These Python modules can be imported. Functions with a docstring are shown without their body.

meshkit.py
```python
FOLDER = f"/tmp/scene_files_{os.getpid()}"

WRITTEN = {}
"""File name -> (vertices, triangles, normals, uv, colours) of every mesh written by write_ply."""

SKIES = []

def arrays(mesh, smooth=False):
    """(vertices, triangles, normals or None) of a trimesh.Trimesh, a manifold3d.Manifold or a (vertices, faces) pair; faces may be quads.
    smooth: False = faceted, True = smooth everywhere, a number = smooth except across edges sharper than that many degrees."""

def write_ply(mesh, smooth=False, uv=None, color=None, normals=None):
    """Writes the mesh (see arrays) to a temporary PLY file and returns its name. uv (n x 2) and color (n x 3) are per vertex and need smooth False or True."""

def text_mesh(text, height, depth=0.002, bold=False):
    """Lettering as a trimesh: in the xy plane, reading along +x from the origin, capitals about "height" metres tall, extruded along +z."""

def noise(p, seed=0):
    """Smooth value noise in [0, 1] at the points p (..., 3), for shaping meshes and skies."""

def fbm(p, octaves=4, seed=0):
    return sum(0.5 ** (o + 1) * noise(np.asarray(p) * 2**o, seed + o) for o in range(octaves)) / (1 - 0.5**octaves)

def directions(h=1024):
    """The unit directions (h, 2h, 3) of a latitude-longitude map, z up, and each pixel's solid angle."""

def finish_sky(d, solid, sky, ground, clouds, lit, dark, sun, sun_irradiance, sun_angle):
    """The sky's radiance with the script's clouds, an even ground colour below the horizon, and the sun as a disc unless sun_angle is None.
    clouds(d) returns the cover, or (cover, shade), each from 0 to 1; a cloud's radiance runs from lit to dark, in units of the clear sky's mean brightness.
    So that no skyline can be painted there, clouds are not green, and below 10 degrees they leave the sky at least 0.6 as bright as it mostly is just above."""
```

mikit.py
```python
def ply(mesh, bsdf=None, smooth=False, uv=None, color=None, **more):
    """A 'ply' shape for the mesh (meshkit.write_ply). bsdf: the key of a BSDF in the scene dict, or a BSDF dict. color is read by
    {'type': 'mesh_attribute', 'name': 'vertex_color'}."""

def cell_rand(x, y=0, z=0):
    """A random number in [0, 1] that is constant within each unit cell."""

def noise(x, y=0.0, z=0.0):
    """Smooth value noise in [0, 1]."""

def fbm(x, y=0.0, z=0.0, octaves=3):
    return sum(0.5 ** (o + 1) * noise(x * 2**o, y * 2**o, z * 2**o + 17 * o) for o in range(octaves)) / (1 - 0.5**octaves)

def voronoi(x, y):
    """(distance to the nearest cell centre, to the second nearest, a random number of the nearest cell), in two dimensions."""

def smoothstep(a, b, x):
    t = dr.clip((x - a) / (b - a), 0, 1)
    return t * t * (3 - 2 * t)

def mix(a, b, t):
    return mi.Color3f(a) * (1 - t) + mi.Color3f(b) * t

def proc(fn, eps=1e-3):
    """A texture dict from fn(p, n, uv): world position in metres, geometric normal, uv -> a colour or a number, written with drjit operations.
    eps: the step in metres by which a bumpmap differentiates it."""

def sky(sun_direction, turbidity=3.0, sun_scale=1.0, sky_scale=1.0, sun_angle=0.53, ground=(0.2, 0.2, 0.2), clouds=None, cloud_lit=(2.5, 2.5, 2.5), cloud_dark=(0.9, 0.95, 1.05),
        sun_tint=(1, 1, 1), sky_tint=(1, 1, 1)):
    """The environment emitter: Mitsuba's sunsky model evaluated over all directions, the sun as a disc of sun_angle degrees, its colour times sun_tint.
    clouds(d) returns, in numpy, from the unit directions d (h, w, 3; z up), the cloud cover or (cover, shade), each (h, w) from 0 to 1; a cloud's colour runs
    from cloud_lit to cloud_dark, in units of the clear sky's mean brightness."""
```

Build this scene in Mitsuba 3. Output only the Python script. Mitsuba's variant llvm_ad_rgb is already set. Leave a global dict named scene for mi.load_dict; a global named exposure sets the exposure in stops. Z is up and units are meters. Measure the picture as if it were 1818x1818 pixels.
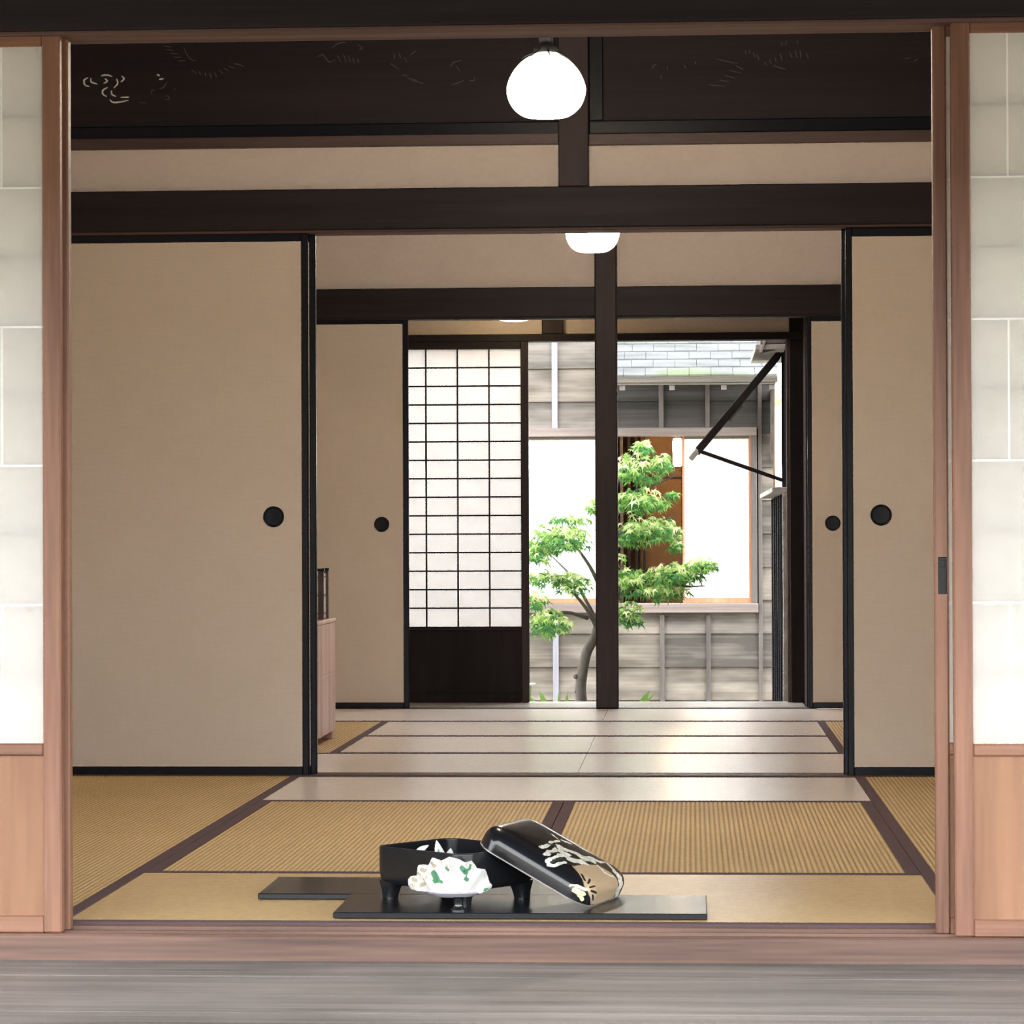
import math, random
import numpy as np
import trimesh
import mitsuba as mi
import drjit as dr
import manifold3d as m3
from shapely.geometry import Polygon
import mikit
import meshkit
from mikit import noise, fbm, voronoi, cell_rand, smoothstep, mix, proc

T = mi.ScalarTransform4f
scene, labels = {"type": "scene"}, {}
rng = random.Random(7)

# ------------------------------------------------------------------ camera, sky, exposure
exposure = 5.2
YAW, PITCH, ROLL = math.radians(3.50922), math.radians(0.476534), math.radians(-0.227297)
EYE = np.array([1.24694, -5.73218, 0.763536])
fwd = np.array([-math.sin(YAW) * math.cos(PITCH), math.cos(YAW) * math.cos(PITCH), math.sin(PITCH)])
rgt = np.array([math.cos(YAW), math.sin(YAW), 0.0])
up0 = np.cross(rgt, fwd)
upv = -rgt * math.sin(ROLL) + up0 * math.cos(ROLL)
scene["camera"] = {
    "type": "perspective", "fov_axis": "x", "fov": math.degrees(2 * math.atan(909 / 5172.5)),
    "near_clip": 0.05, "far_clip": 200.0,
    "to_world": T().look_at(origin=EYE.tolist(), target=(EYE + fwd).tolist(), up=upv.tolist()),
}


def overcast(d):
    n = meshkit.fbm(d * np.array([2.2, 2.2, 4.0]) + 3.1, 4, 5)
    return np.clip(0.8 + 0.5 * (n - 0.4), 0, 1), np.clip(0.9 - 1.4 * n, 0, 1)


scene["sky"] = mikit.sky((0.35, 0.45, 0.82), turbidity=4.0, sun_scale=0.0, sky_scale=1.0, ground=(0.22, 0.21, 0.18),
                         clouds=overcast, cloud_lit=(2.3, 2.3, 2.25), cloud_dark=(1.5, 1.55, 1.6))
LAMP_A, LAMP_B, LAMP_C, LAMP_E = 3.4, 3.2, 0.30, 2.4


# ------------------------------------------------------------------ helpers
def numbered(key):
    if key not in scene and key not in labels:
        return key
    k = 1
    while f"{key}_{k:03d}" in scene or f"{key}_{k:03d}" in labels:
        k += 1
    return f"{key}_{k:03d}"


def part(holder, name, mesh, mat, smooth=False, label=None, kind=None, **kw):
    key = numbered(f"{holder}__{name}")
    scene[key] = mikit.ply(mesh, mat, smooth, **kw) if not isinstance(mesh, dict) else mesh
    if label or kind:
        labels[key] = {k: v for k, v in (("label", label), ("kind", kind)) if v}
    return key


def thing(name, label, cat, group=None, kind=None):
    key = numbered(name)
    labels[key] = {"label": label, "category": cat}
    if group:
        labels[key]["group"] = group
    if kind:
        labels[key]["kind"] = kind
    return key


def solo(name, mesh, mat, label, cat, smooth=False, kind=None, group=None, **kw):
    key = thing(name, label, cat, group, kind)
    scene[key] = mikit.ply(mesh, mat, smooth, **kw)
    return key


def hull(points):
    return trimesh.Trimesh(*_hull(np.asarray(points, float)), process=False)


def _hull(p):
    m = m3.Manifold.hull_points(p).to_mesh()
    return np.array(m.vert_properties[:, :3]), np.array(m.tri_verts)


def box(x0, x1, y0, y1, z0, z1, b=0.0):
    """A box, its edges chamfered by b."""
    lo, hi = np.minimum([x0, y0, z0], [x1, y1, z1]), np.maximum([x0, y0, z0], [x1, y1, z1])
    if b <= 0:
        return trimesh.creation.box(bounds=[lo, hi])
    b = min(b, 0.3 * (hi - lo).min())
    pts = []
    for s in np.ndindex(2, 2, 2):
        c = np.where(np.array(s) == 0, lo, hi)
        inw = np.where(np.array(s) == 0, b, -b)
        for k in range(3):
            q = c + inw
            q[k] = c[k]
            pts.append(q)
    return hull(pts)


def bar(p, q, w, h, b=0.0, up=(0, 0, 1), roll=None):
    """A square bar from p to q: w across, h along 'up'."""
    p, q = np.asarray(p, float), np.asarray(q, float)
    d = q - p
    L = np.linalg.norm(d)
    d /= L
    a = np.cross(d, up)
    a /= np.linalg.norm(a)
    u = np.cross(a, d)
    m = box(0, L, -w / 2, w / 2, -h / 2, h / 2, b)
    M = np.eye(4)
    M[:3, 0], M[:3, 1], M[:3, 2], M[:3, 3] = d, a, u, p
    if np.linalg.det(M[:3, :3]) < 0:
        M[:3, 1] *= -1
    m.apply_transform(M)
    return m


def cat(ms):
    return trimesh.util.concatenate(list(ms))


def loft(rings, cap0=True, cap1=True):
    """Rings (n x 3 each) joined into a skin."""
    n = len(rings[0])
    v = np.vstack(rings)
    f = []
    for i in range(len(rings) - 1):
        for j in range(n):
            a, b, c, d = i * n + j, i * n + (j + 1) % n, (i + 1) * n + (j + 1) % n, (i + 1) * n + j
            f += [[a, b, c], [a, c, d]]
    v = list(v)
    if cap0:
        v.append(np.mean(rings[0], axis=0))
        k = len(v) - 1
        f += [[k, (j + 1) % n, j] for j in range(n)]
    if cap1:
        v.append(np.mean(rings[-1], axis=0))
        k, o = len(v) - 1, (len(rings) - 1) * n
        f += [[k, o + j, o + (j + 1) % n] for j in range(n)]
    return trimesh.Trimesh(np.array(v), np.array(f), process=False)


def tube(pts, radii, n=8):
    pts = np.asarray(pts, float)
    radii = np.broadcast_to(radii, len(pts))
    t = np.gradient(pts, axis=0)
    t /= np.linalg.norm(t, axis=1, keepdims=True)
    rings = []
    a = np.cross(t[0], [0.31, 0.9, 0.2])
    for p, d, r in zip(pts, t, radii):
        a = a - d * (a @ d)
        a /= np.linalg.norm(a)
        b = np.cross(d, a)
        ang = np.arange(n) * 2 * np.pi / n
        rings.append(p + r * (np.cos(ang)[:, None] * a + np.sin(ang)[:, None] * b))
    return loft(rings)


def smooth_path(pts, k=6):
    """Catmull-Rom through the points."""
    p = np.asarray(pts, float)
    p = np.vstack([2 * p[0] - p[1], p, 2 * p[-1] - p[-2]])
    out = []
    for i in range(1, len(p) - 2):
        for t in np.arange(k) / k:
            out.append(0.5 * (2 * p[i] + (p[i + 1] - p[i - 1]) * t + (2 * p[i - 1] - 5 * p[i] + 4 * p[i + 1] - p[i + 2]) * t**2
                              + (3 * p[i] - 3 * p[i + 1] + p[i + 2] - p[i - 1]) * t**3))
    out.append(p[-2])
    return np.array(out)


def revolve(profile, n=48):
    """(r, z) from bottom to top, turned about z."""
    rings = []
    ang = np.arange(n) * 2 * np.pi / n
    for r, z in profile:
        rings.append(np.stack([r * np.cos(ang), r * np.sin(ang), np.full(n, z)], 1))
    return loft(rings, profile[0][0] > 1e-6, profile[-1][0] > 1e-6)


def moved(m, x, y, z):
    m = m.copy()
    m.apply_translation([x, y, z])
    return m


# ------------------------------------------------------------------ materials
def principled(base, rough=0.6, **kw):
    c = {"type": "rgb", "value": list(base)} if isinstance(base, (tuple, list)) else base
    return {"type": "principled", "base_color": c, "roughness": rough, **kw}


def mat(key, d, two=True):
    scene[key] = {"type": "twosided", "bsdf": d} if two else d
    return key


def wood(dark, light, axis, scale=1.0, rough=0.55, weather=0.0, spec=0.4):
    """Streaks along one axis, with slow patches."""
    k = [26.0 * scale] * 3
    k[axis] = 1.1 * scale

    def fn(p, n, uv):
        g = fbm(p.x * k[0], p.y * k[1], p.z * k[2], 4)
        s = noise(p.x * 2.3 + 7, p.y * 2.3, p.z * 2.3 + 3)
        fine = noise(p.x * k[0] * 7, p.y * k[1] * 5, p.z * k[2] * 7)
        t = 0.5 + 1.6 * (g - 0.5) + 0.5 * (s - 0.5) + 0.35 * (fine - 0.5)
        if weather:
            t = t + weather * (fbm(p.x * 5 + 3, p.y * 5, p.z * 11, 3) - 0.5)
        t = dr.clip(t, 0, 1)
        return mix(dark, light, t)

    return principled(proc(fn), rough, specular=spec)


mat("dark_wood_x", wood((0.0105, 0.0080, 0.0105), (0.0225, 0.0165, 0.0195), 0, 1.0, 0.55, spec=0.2))
mat("dark_wood_y", wood((0.0105, 0.0080, 0.0105), (0.0225, 0.0165, 0.0195), 1, 1.0, 0.55, spec=0.2))
mat("dark_wood_z", wood((0.016, 0.0105, 0.012), (0.040, 0.027, 0.028), 2, 0.8, 0.55, spec=0.25))
mat("black_brown_wood", wood((0.012, 0.009, 0.009), (0.022, 0.016, 0.017), 2, 0.8, 0.6, spec=0.12))
mat("door_wood_x", wood((0.110, 0.047, 0.028), (0.235, 0.112, 0.068), 0, 1.2, 0.5))
mat("door_wood_z", wood((0.110, 0.047, 0.028), (0.235, 0.112, 0.068), 2, 1.2, 0.5))
mat("door_board", wood((0.165, 0.074, 0.038), (0.285, 0.142, 0.076), 2, 0.7, 0.5))
mat("sill_wood", wood((0.060, 0.032, 0.025), (0.19, 0.108, 0.078), 0, 1.0, 0.6))
mat("beam_brown", wood((0.045, 0.030, 0.028), (0.085, 0.055, 0.05), 0, 1.0, 0.5))
mat("veranda_wood", wood((0.075, 0.066, 0.061), (0.195, 0.173, 0.160), 0, 0.8, 0.55, weather=0.7))
mat("corridor_wood", wood((0.30, 0.27, 0.24), (0.42, 0.38, 0.34), 0, 0.8, 0.3))
mat("cabinet_wood", wood((0.40, 0.24, 0.20), (0.60, 0.41, 0.34), 2, 0.8, 0.45))
mat("weathered_x", wood((0.085, 0.076, 0.066), (0.22, 0.195, 0.170), 0, 0.55, 0.8, weather=1.3, spec=0.2))
mat("weathered_dark_x", wood((0.065, 0.060, 0.056), (0.16, 0.147, 0.136), 0, 0.55, 0.8, weather=1.3, spec=0.2))
mat("weathered_pale_x", wood((0.12, 0.104, 0.086), (0.28, 0.245, 0.205), 0, 0.55, 0.8, weather=1.3, spec=0.2))
mat("weathered_eave_shade_x", wood((0.035, 0.034, 0.032), (0.095, 0.088, 0.082), 0, 0.55, 0.8, spec=0.2))  # eave shadow on the boards put into the colour; plain grey on annex slats
mat("eave_wood", wood((0.07, 0.062, 0.05), (0.15, 0.135, 0.11), 0, 1.0, 0.8, spec=0.2))
mat("weathered_z", wood((0.095, 0.082, 0.075), (0.18, 0.158, 0.145), 2, 0.8, 0.8, spec=0.2))
mat("pale_batten", wood((0.24, 0.24, 0.275), (0.38, 0.38, 0.43), 2, 0.8, 0.7))
mat("pale_frame_x", wood((0.18, 0.145, 0.13), (0.31, 0.26, 0.235), 0, 0.8, 0.8, spec=0.2))
mat("orange_wood", wood((0.36, 0.15, 0.07), (0.55, 0.27, 0.15), 2, 0.8, 0.6))
mat("annex_black", wood((0.005, 0.005, 0.006), (0.011, 0.011, 0.013), 2, 0.8, 0.95, spec=0.0))
mat("annex_pale", wood((0.30, 0.29, 0.28), (0.48, 0.46, 0.45), 1, 0.8, 0.8))
mat("chestnut_wood", wood((0.05, 0.025, 0.02), (0.11, 0.06, 0.05), 0, 1.0, 0.6))


def roof_fn(p, n, uv):
    g = fbm(p.x * 3.5, p.y * 14, p.z * 14, 4)
    moss = smoothstep(0.52, 0.72, fbm(p.x * 2.6 + 4, p.y * 2.6, p.z * 3.0, 3))
    c = mix((0.05, 0.052, 0.052), (0.18, 0.185, 0.18), g)
    return mix(c, mi.Color3f(0.10, 0.125, 0.055), 0.7 * moss)


mat("roof_shingle", principled(proc(roof_fn), 0.85, specular=0.1))


def plaster_fn(a, b):
    def fn(p, n, uv):
        g = fbm(p.x * 60, p.y * 60, p.z * 60, 3)
        s = fbm(p.x * 1.7, p.y * 1.7, p.z * 1.7 + 5, 2)
        return mix(a, b, dr.clip(0.5 + 0.6 * (g - 0.5) + 0.9 * (s - 0.5), 0, 1))
    return fn


mat("plaster", principled(proc(plaster_fn((0.57, 0.49, 0.44), (0.67, 0.59, 0.54))), 0.95, specular=0.1))
mat("ochre_plaster", principled(proc(plaster_fn((0.20, 0.108, 0.05), (0.27, 0.15, 0.075))), 0.95, specular=0.1))


def fusuma_fn(p, n, uv):
    h = noise(p.x * 30, p.y * 3, p.z * 420)
    v = noise(p.x * 420, p.y * 3, p.z * 30)
    s = fbm(p.x * 2.0, 0.0, p.z * 2.0, 2)
    return mix((0.53, 0.455, 0.38), (0.66, 0.575, 0.49), dr.clip(0.3 + 0.3 * h + 0.2 * v + 0.3 * (s - 0.4), 0, 1))


mat("fusuma_paper", principled(proc(fusuma_fn), 0.9, specular=0.1))
mat("lacquer_frame", principled((0.0045, 0.0065, 0.012), 0.30, specular=0.25))
mat("claw_black", principled((0.002, 0.002, 0.002), 0.9, specular=0.0))
mat("lacquer_gloss", principled((0.007, 0.008, 0.010), 0.10, clearcoat=0.6, clearcoat_gloss=0.95))
mat("lacquer_satin", principled((0.009, 0.010, 0.012), 0.27))
mat("board_lacquer", principled((0.009, 0.010, 0.013), 0.26, specular=0.3))
mat("pewter", principled((0.30, 0.28, 0.26), 0.35, metallic=0.6))
mat("iron", principled((0.010, 0.011, 0.013), 0.55, specular=0.3))
mat("heri_cloth", principled((0.085, 0.055, 0.060), 0.85, specular=0.15, sheen=0.3))
mat("earth", principled(proc(lambda p, n, uv: mix((0.13, 0.115, 0.08), (0.24, 0.21, 0.16), fbm(p.x * 5, p.y * 5, 0.0, 4))), 0.95, specular=0.1))
mat("bark", principled(proc(lambda p, n, uv: mix((0.075, 0.066, 0.058), (0.17, 0.155, 0.14), fbm(p.x * 60, p.y * 60, p.z * 18, 3))), 0.9, specular=0.1))
mat("inside_dark", principled((0.03, 0.026, 0.024), 0.8))
mat("roof_tile", principled(proc(lambda p, n, uv: mix((0.035, 0.036, 0.04), (0.085, 0.085, 0.09), fbm(p.x * 9, p.y * 9, p.z * 9, 3))), 0.7, specular=0.2))
mat("ceiling_wood", wood((0.10, 0.075, 0.06), (0.17, 0.13, 0.10), 1, 0.6, 0.6))
mat("carved_board", wood((0.0135, 0.0105, 0.0135), (0.026, 0.019, 0.0225), 0, 0.6, 0.6, spec=0.2))
mat("carving_dim", principled((0.055, 0.050, 0.054), 0.6))
mat("openwork_light", principled((0.62, 0.62, 0.60), 0.6))  # light through the pierced clouds painted as a pale solid colour


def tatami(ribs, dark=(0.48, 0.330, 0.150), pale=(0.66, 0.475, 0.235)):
    """uv.x counts the ribs; the grooves hold the darker binding thread."""
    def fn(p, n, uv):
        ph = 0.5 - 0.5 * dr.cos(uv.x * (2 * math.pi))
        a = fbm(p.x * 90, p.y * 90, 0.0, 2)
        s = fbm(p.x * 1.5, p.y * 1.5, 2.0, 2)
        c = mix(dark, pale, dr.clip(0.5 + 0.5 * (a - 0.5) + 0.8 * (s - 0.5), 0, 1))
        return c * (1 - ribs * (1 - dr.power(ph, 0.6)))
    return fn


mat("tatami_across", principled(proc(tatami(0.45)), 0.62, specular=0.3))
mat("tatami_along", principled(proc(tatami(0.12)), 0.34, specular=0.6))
mat("tatami_glare", principled(proc(tatami(0.08, (0.60, 0.54, 0.50), (0.74, 0.69, 0.655))), 0.27, specular=1.0))  # courtyard glare on these mats put into a paler base colour


def paper_fn(p, n, uv):
    return mix((0.80, 0.79, 0.75), (0.88, 0.87, 0.83), fbm(p.x * 14, p.y * 4, p.z * 14, 3))


mat("shoji_paper", {"type": "principledthin", "base_color": proc(paper_fn), "roughness": 0.9, "diff_trans": 1.05, "spec_trans": 0.0}, False)
mat("shoji_seam", {"type": "principledthin", "base_color": {"type": "rgb", "value": [0.93, 0.925, 0.90]}, "roughness": 0.9, "diff_trans": 0.5, "spec_trans": 0.0}, False)
mat("shoji_paper_thin", {"type": "principledthin", "base_color": proc(lambda p, n, uv: mix((0.80, 0.77, 0.75), (0.88, 0.86, 0.84), fbm(p.x * 14, p.y * 4, p.z * 14, 3))),
                         "roughness": 0.9, "diff_trans": 0.62, "spec_trans": 0.0}, False)
for i, c in enumerate([(0.25, 0.44, 0.12), (0.50, 0.66, 0.24), (0.09, 0.24, 0.085), (0.80, 0.84, 0.48)]):
    mat(f"maple_leaf_{i}", {"type": "principledthin", "base_color": {"type": "rgb", "value": list(c)}, "roughness": 0.5, "diff_trans": 0.9, "spec_trans": 0.0}, False)
mat("broad_leaf", {"type": "principledthin", "base_color": {"type": "rgb", "value": [0.22, 0.40, 0.10]}, "roughness": 0.4, "diff_trans": 0.7, "spec_trans": 0.0}, False)
mat("petal_white", {"type": "principledthin", "base_color": {"type": "rgb", "value": [0.9, 0.88, 0.85]}, "roughness": 0.6, "diff_trans": 0.6, "spec_trans": 0.0}, False)


# ------------------------------------------------------------------ the house: ground, roof, floors, walls
B0, B1 = 3.52, 3.628          # the doorway between the rooms
C0, C1 = 7.148, 7.235         # the doorway to the corridor
DY = 7.90                     # the outer sliding doors
XL, XR = -0.90, 2.66


def struct(name, mesh, m, label, category, smooth=False):
    return solo(name, mesh, m, label, category, smooth, "structure")


struct("ground", box(-14, 16, -16, 22, -0.75, -0.55), "earth", "bare earth of the gardens in front of and behind the house", "ground")
struct("roof", cat([box(-3.2, 5.0, -0.06, 8.15, 2.62, 2.78), hull([(x, y, z) for x in (-3.2, 5.0) for y, z in ((-2.3, 1.47), (-2.3, 1.55), (0.0, 2.56), (0.0, 2.66))])]), "roof_tile", "dark grey roof of the house with an unseen veranda eave lowered to dim the front", "roof")  # unseen eave pulled down low to cut sky light on the paper doors
struct("ceiling", cat([box(XL - 0.1, XR + 0.1, 0.0, C1, 2.46, 2.50)]), "ceiling_wood", "dark boarded ceiling of the two straw mat rooms", "ceiling")
struct("floor", box(XL - 0.1, XR + 0.1, -0.05, C1, -0.16, -0.045), "inside_dark", "dark wooden subfloor under the straw mats", "floor")
struct("wall_left", box(XL - 0.1, XL, -0.02, DY + 0.02, -0.5, 2.5), "plaster", "plain plastered left wall of the two rooms", "wall")
struct("wall_right", box(XR, XR + 0.1, -0.02, C1, -0.5, 2.5), "plaster", "plain plastered right wall of the two rooms", "wall")

# the veranda in front
ver = thing("veranda_floor", "grey weathered veranda boards running across the foreground", "veranda floor", kind="structure")
ys = [-0.088, -0.285, -0.49, -0.70, -0.905, -1.12]
for i in range(5):
    part(ver, "plank", box(-2.6, 4.6, ys[i + 1] + 0.0015, ys[i] - 0.0015, -0.105, -0.062 - 0.0006 * (i % 2), 0.002), "veranda_wood")
part(ver, "edge_beam", box(-2.6, 4.6, -1.24, -1.122, -0.16, -0.062, 0.004), "veranda_wood")
for x in (-2.2, 0.0, 2.4, 4.4):
    part(ver, "post", box(x - 0.06, x + 0.06, -1.2, -1.14, -0.55, -0.16, 0.004), "veranda_wood")

# threshold A with its running grooves
th = thing("threshold", "worn red-brown wooden threshold with running grooves along the veranda", "threshold", kind="structure")
pr = [(-0.086, -0.105), (-0.086, -0.016), (-0.083, -0.0135), (-0.078, -0.012), (-0.074, -0.012), (-0.074, -0.016), (-0.048, -0.016), (-0.048, -0.010),
      (-0.040, -0.010), (-0.040, -0.016), (-0.012, -0.016), (-0.012, -0.006), (0.0, -0.004), (0.0, -0.105)]


def along_x(profile, x0, x1):
    m = trimesh.creation.extrude_polygon(Polygon(profile), x1 - x0, engine="earcut")
    v = np.array(m.vertices)
    return trimesh.Trimesh(np.stack([v[:, 2] + x0, v[:, 0], v[:, 1]], 1), np.array(m.faces), process=False)


def up_to_out(m):
    m.fix_normals()
    return m


part(th, "beam", up_to_out(along_x(pr, -2.6, 4.6)), "sill_wood")

# lintel A
li = thing("lintel", "dark lintel beam over the veranda doorway with a brown lower lip", "lintel", kind="structure")
part(li, "lip", box(-2.6, 4.6, -0.097, 0.02, 1.750, 1.758, 0.002), "chestnut_wood")
part(li, "beam", box(-2.6, 4.6, -0.10, 0.03, 1.758, 1.93, 0.003), "dark_wood_x")
struct("wall_front", box(-2.6, 4.6, -0.06, 0.0, 1.93, 2.62), "plaster", "plaster wall strip above the lintel of the veranda doorway", "wall")
struct("wall_front_001", box(-2.6, -0.93, -0.10, -0.02, -0.3, 1.742), "plaster", "plaster wall left of the front paper doors", "wall")
struct("wall_front_002", box(2.74, 4.6, -0.10, -0.02, -0.3, 1.742), "plaster", "plaster wall right of the front paper doors", "wall")

# partition B : threshold, lintel, plaster strips, short post, thin beam
struct("threshold", box(XL, XR, B0 + 0.002, B1 - 0.002, -0.05, 0.003, 0.002), "beam_brown", "dark brown wooden threshold between the two mat rooms", "threshold")
lb = thing("lintel", "wide dark lintel beam between the two straw mat rooms, under plaster strips", "lintel", kind="structure")
part(lb, "beam", box(XL, XR, B0 - 0.01, B0 + 0.025, 1.745, 1.875, 0.003), "dark_wood_x")
part(lb, "track", box(XL, XR, B0 + 0.004, B1, 1.737, 1.79, 0.002), "chestnut_wood")
pb = thing("wall_strip", "beige plaster strip in two panels above the wide lintel, under the carved transoms", "plaster wall", kind="structure")
part(pb, "panel", box(XL, 0.83, B0 + 0.035, B0 + 0.07, 1.79, 2.02), "plaster")
part(pb, "panel", box(0.925, XR, B0 + 0.035, B0 + 0.07, 1.79, 2.02), "plaster")
struct("short_post", box(0.832, 0.928, B0 - 0.004, B0 + 0.10, 1.875, 2.46, 0.003), "dark_wood_z", "short dark brown post standing on the lintel behind the first lamp", "post")
tb = thing("transom_rail", "slim brown rail in two lengths beneath the dark carved transom panels", "rail", kind="structure")
part(tb, "rail", box(XL, 0.832, B0 + 0.012, B0 + 0.08, 2.013, 2.048, 0.002), "beam_brown")
part(tb, "rail", box(0.928, XR, B0 + 0.012, B0 + 0.08, 2.008, 2.044, 0.002), "beam_brown")

# partition C
struct("threshold", box(XL, 1.765, C0 + 0.002, C1, -0.05, 0.002, 0.002), "beam_brown", "dark wooden threshold between the far mat room and the corridor", "threshold")
lc = thing("lintel", "dark lintel beam over the far doorway at the corridor", "lintel", kind="structure")
part(lc, "beam", box(XL, XR, C0 - 0.008, C0 + 0.03, 1.735, 1.866, 0.003), "dark_wood_x")
part(lc, "track", box(XL, XR, C0 + 0.004, C1, 1.727, 1.79, 0.002), "dark_wood_x")
pc = thing("wall_strip", "beige plaster wall in two panels above the far lintel, behind the second lamp", "plaster wall", kind="structure")
part(pc, "panel", box(XL, 0.826, C0 + 0.03, C0 + 0.08, 1.79, 2.46), "plaster")
part(pc, "panel", box(0.927, XR, C0 + 0.03, C0 + 0.08, 1.79, 2.46), "plaster")
struct("post", box(0.827, 0.925, C0 - 0.018, C0 + 0.08, 0.0, 2.46, 0.006), "dark_wood_z", "square dark brown post in the middle of the far doorway, from mats to wall", "post")

# corridor
co = thing("corridor_floor", "pale polished corridor boards lit by the courtyard", "corridor floor", kind="structure")
for i in range(5):
    y = C1 + i * 0.148
    part(co, "plank", box(XL, 1.765, y + 0.001, y + 0.147, -0.06, -0.015, 0.0015), "corridor_wood")
struct("ceiling_001", box(XL, 1.9, C1, DY + 0.05, 2.40, 2.44), "ceiling_wood", "low boarded ceiling of the corridor", "ceiling")
bd = thing("lintel", "slim dark lintel over the courtyard doors with plaster above", "lintel", kind="structure")
part(bd, "beam", box(XL, 1.78, DY - 0.035, DY + 0.06, 1.675, 1.709, 0.002), "dark_wood_x")
part(bd, "plaster_panel", box(XL, 0.556, DY, DY + 0.04, 1.709, 2.4), "plaster")
part(bd, "plaster_panel", box(0.655, 1.71, DY, DY + 0.04, 1.709, 2.4), "plaster")
part(bd, "short_post", box(0.556, 0.655, DY - 0.03, DY + 0.05, 1.709, 2.4, 0.003), "dark_wood_z")
we = thing("wall_end", "dark wooden end wall closing the corridor at its right", "wall", kind="structure")
part(we, "panel", box(1.770, 1.80, C1 - 0.01, DY + 0.05, -0.05, 2.4), "black_brown_wood")
part(we, "jamb", box(1.708, 1.772, DY - 0.03, DY + 0.07, -0.05, 2.4, 0.003), "black_brown_wood")
part(we, "jamb", box(1.757, 1.772, C1 - 0.005, C1 + 0.05, -0.012, 2.4, 0.002), "black_brown_wood")
part(we, "stop_bead", box(1.694, 1.708, DY + 0.0, DY + 0.04, -0.05, 1.675, 0.002), "chestnut_wood")


# ------------------------------------------------------------------ straw mats
def rib_sheet(x0, x1, y0, y1, axis, amp, pitch=0.0128):
    """The woven face of a mat: ribs along the axis, uv.x counts them."""
    a0, a1 = (x0, x1) if axis == "y" else (y0, y1)
    nr = max(1, round((a1 - a0) / pitch))
    t = np.linspace(0, 1, nr * 6 + 1)
    s = a0 + (a1 - a0) * t
    h = amp * (np.abs(np.sin(math.pi * nr * t)) ** 0.7 - 1)
    n = len(s)
    v, uv = [], []
    for e in ((y0, y1) if axis == "y" else (x0, x1)):
        for k in range(n):
            v.append((s[k], e, h[k]) if axis == "y" else (e, s[k], h[k]))
            uv.append((nr * t[k], e))
    f = []
    for k in range(n - 1):
        q = [k, k + 1, n + k + 1, n + k] if axis == "y" else [k, n + k, n + k + 1, k + 1]
        f += [[q[0], q[1], q[2]], [q[0], q[2], q[3]]]
    return trimesh.Trimesh(np.array(v), np.array(f), process=False), np.array(uv)


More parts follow.
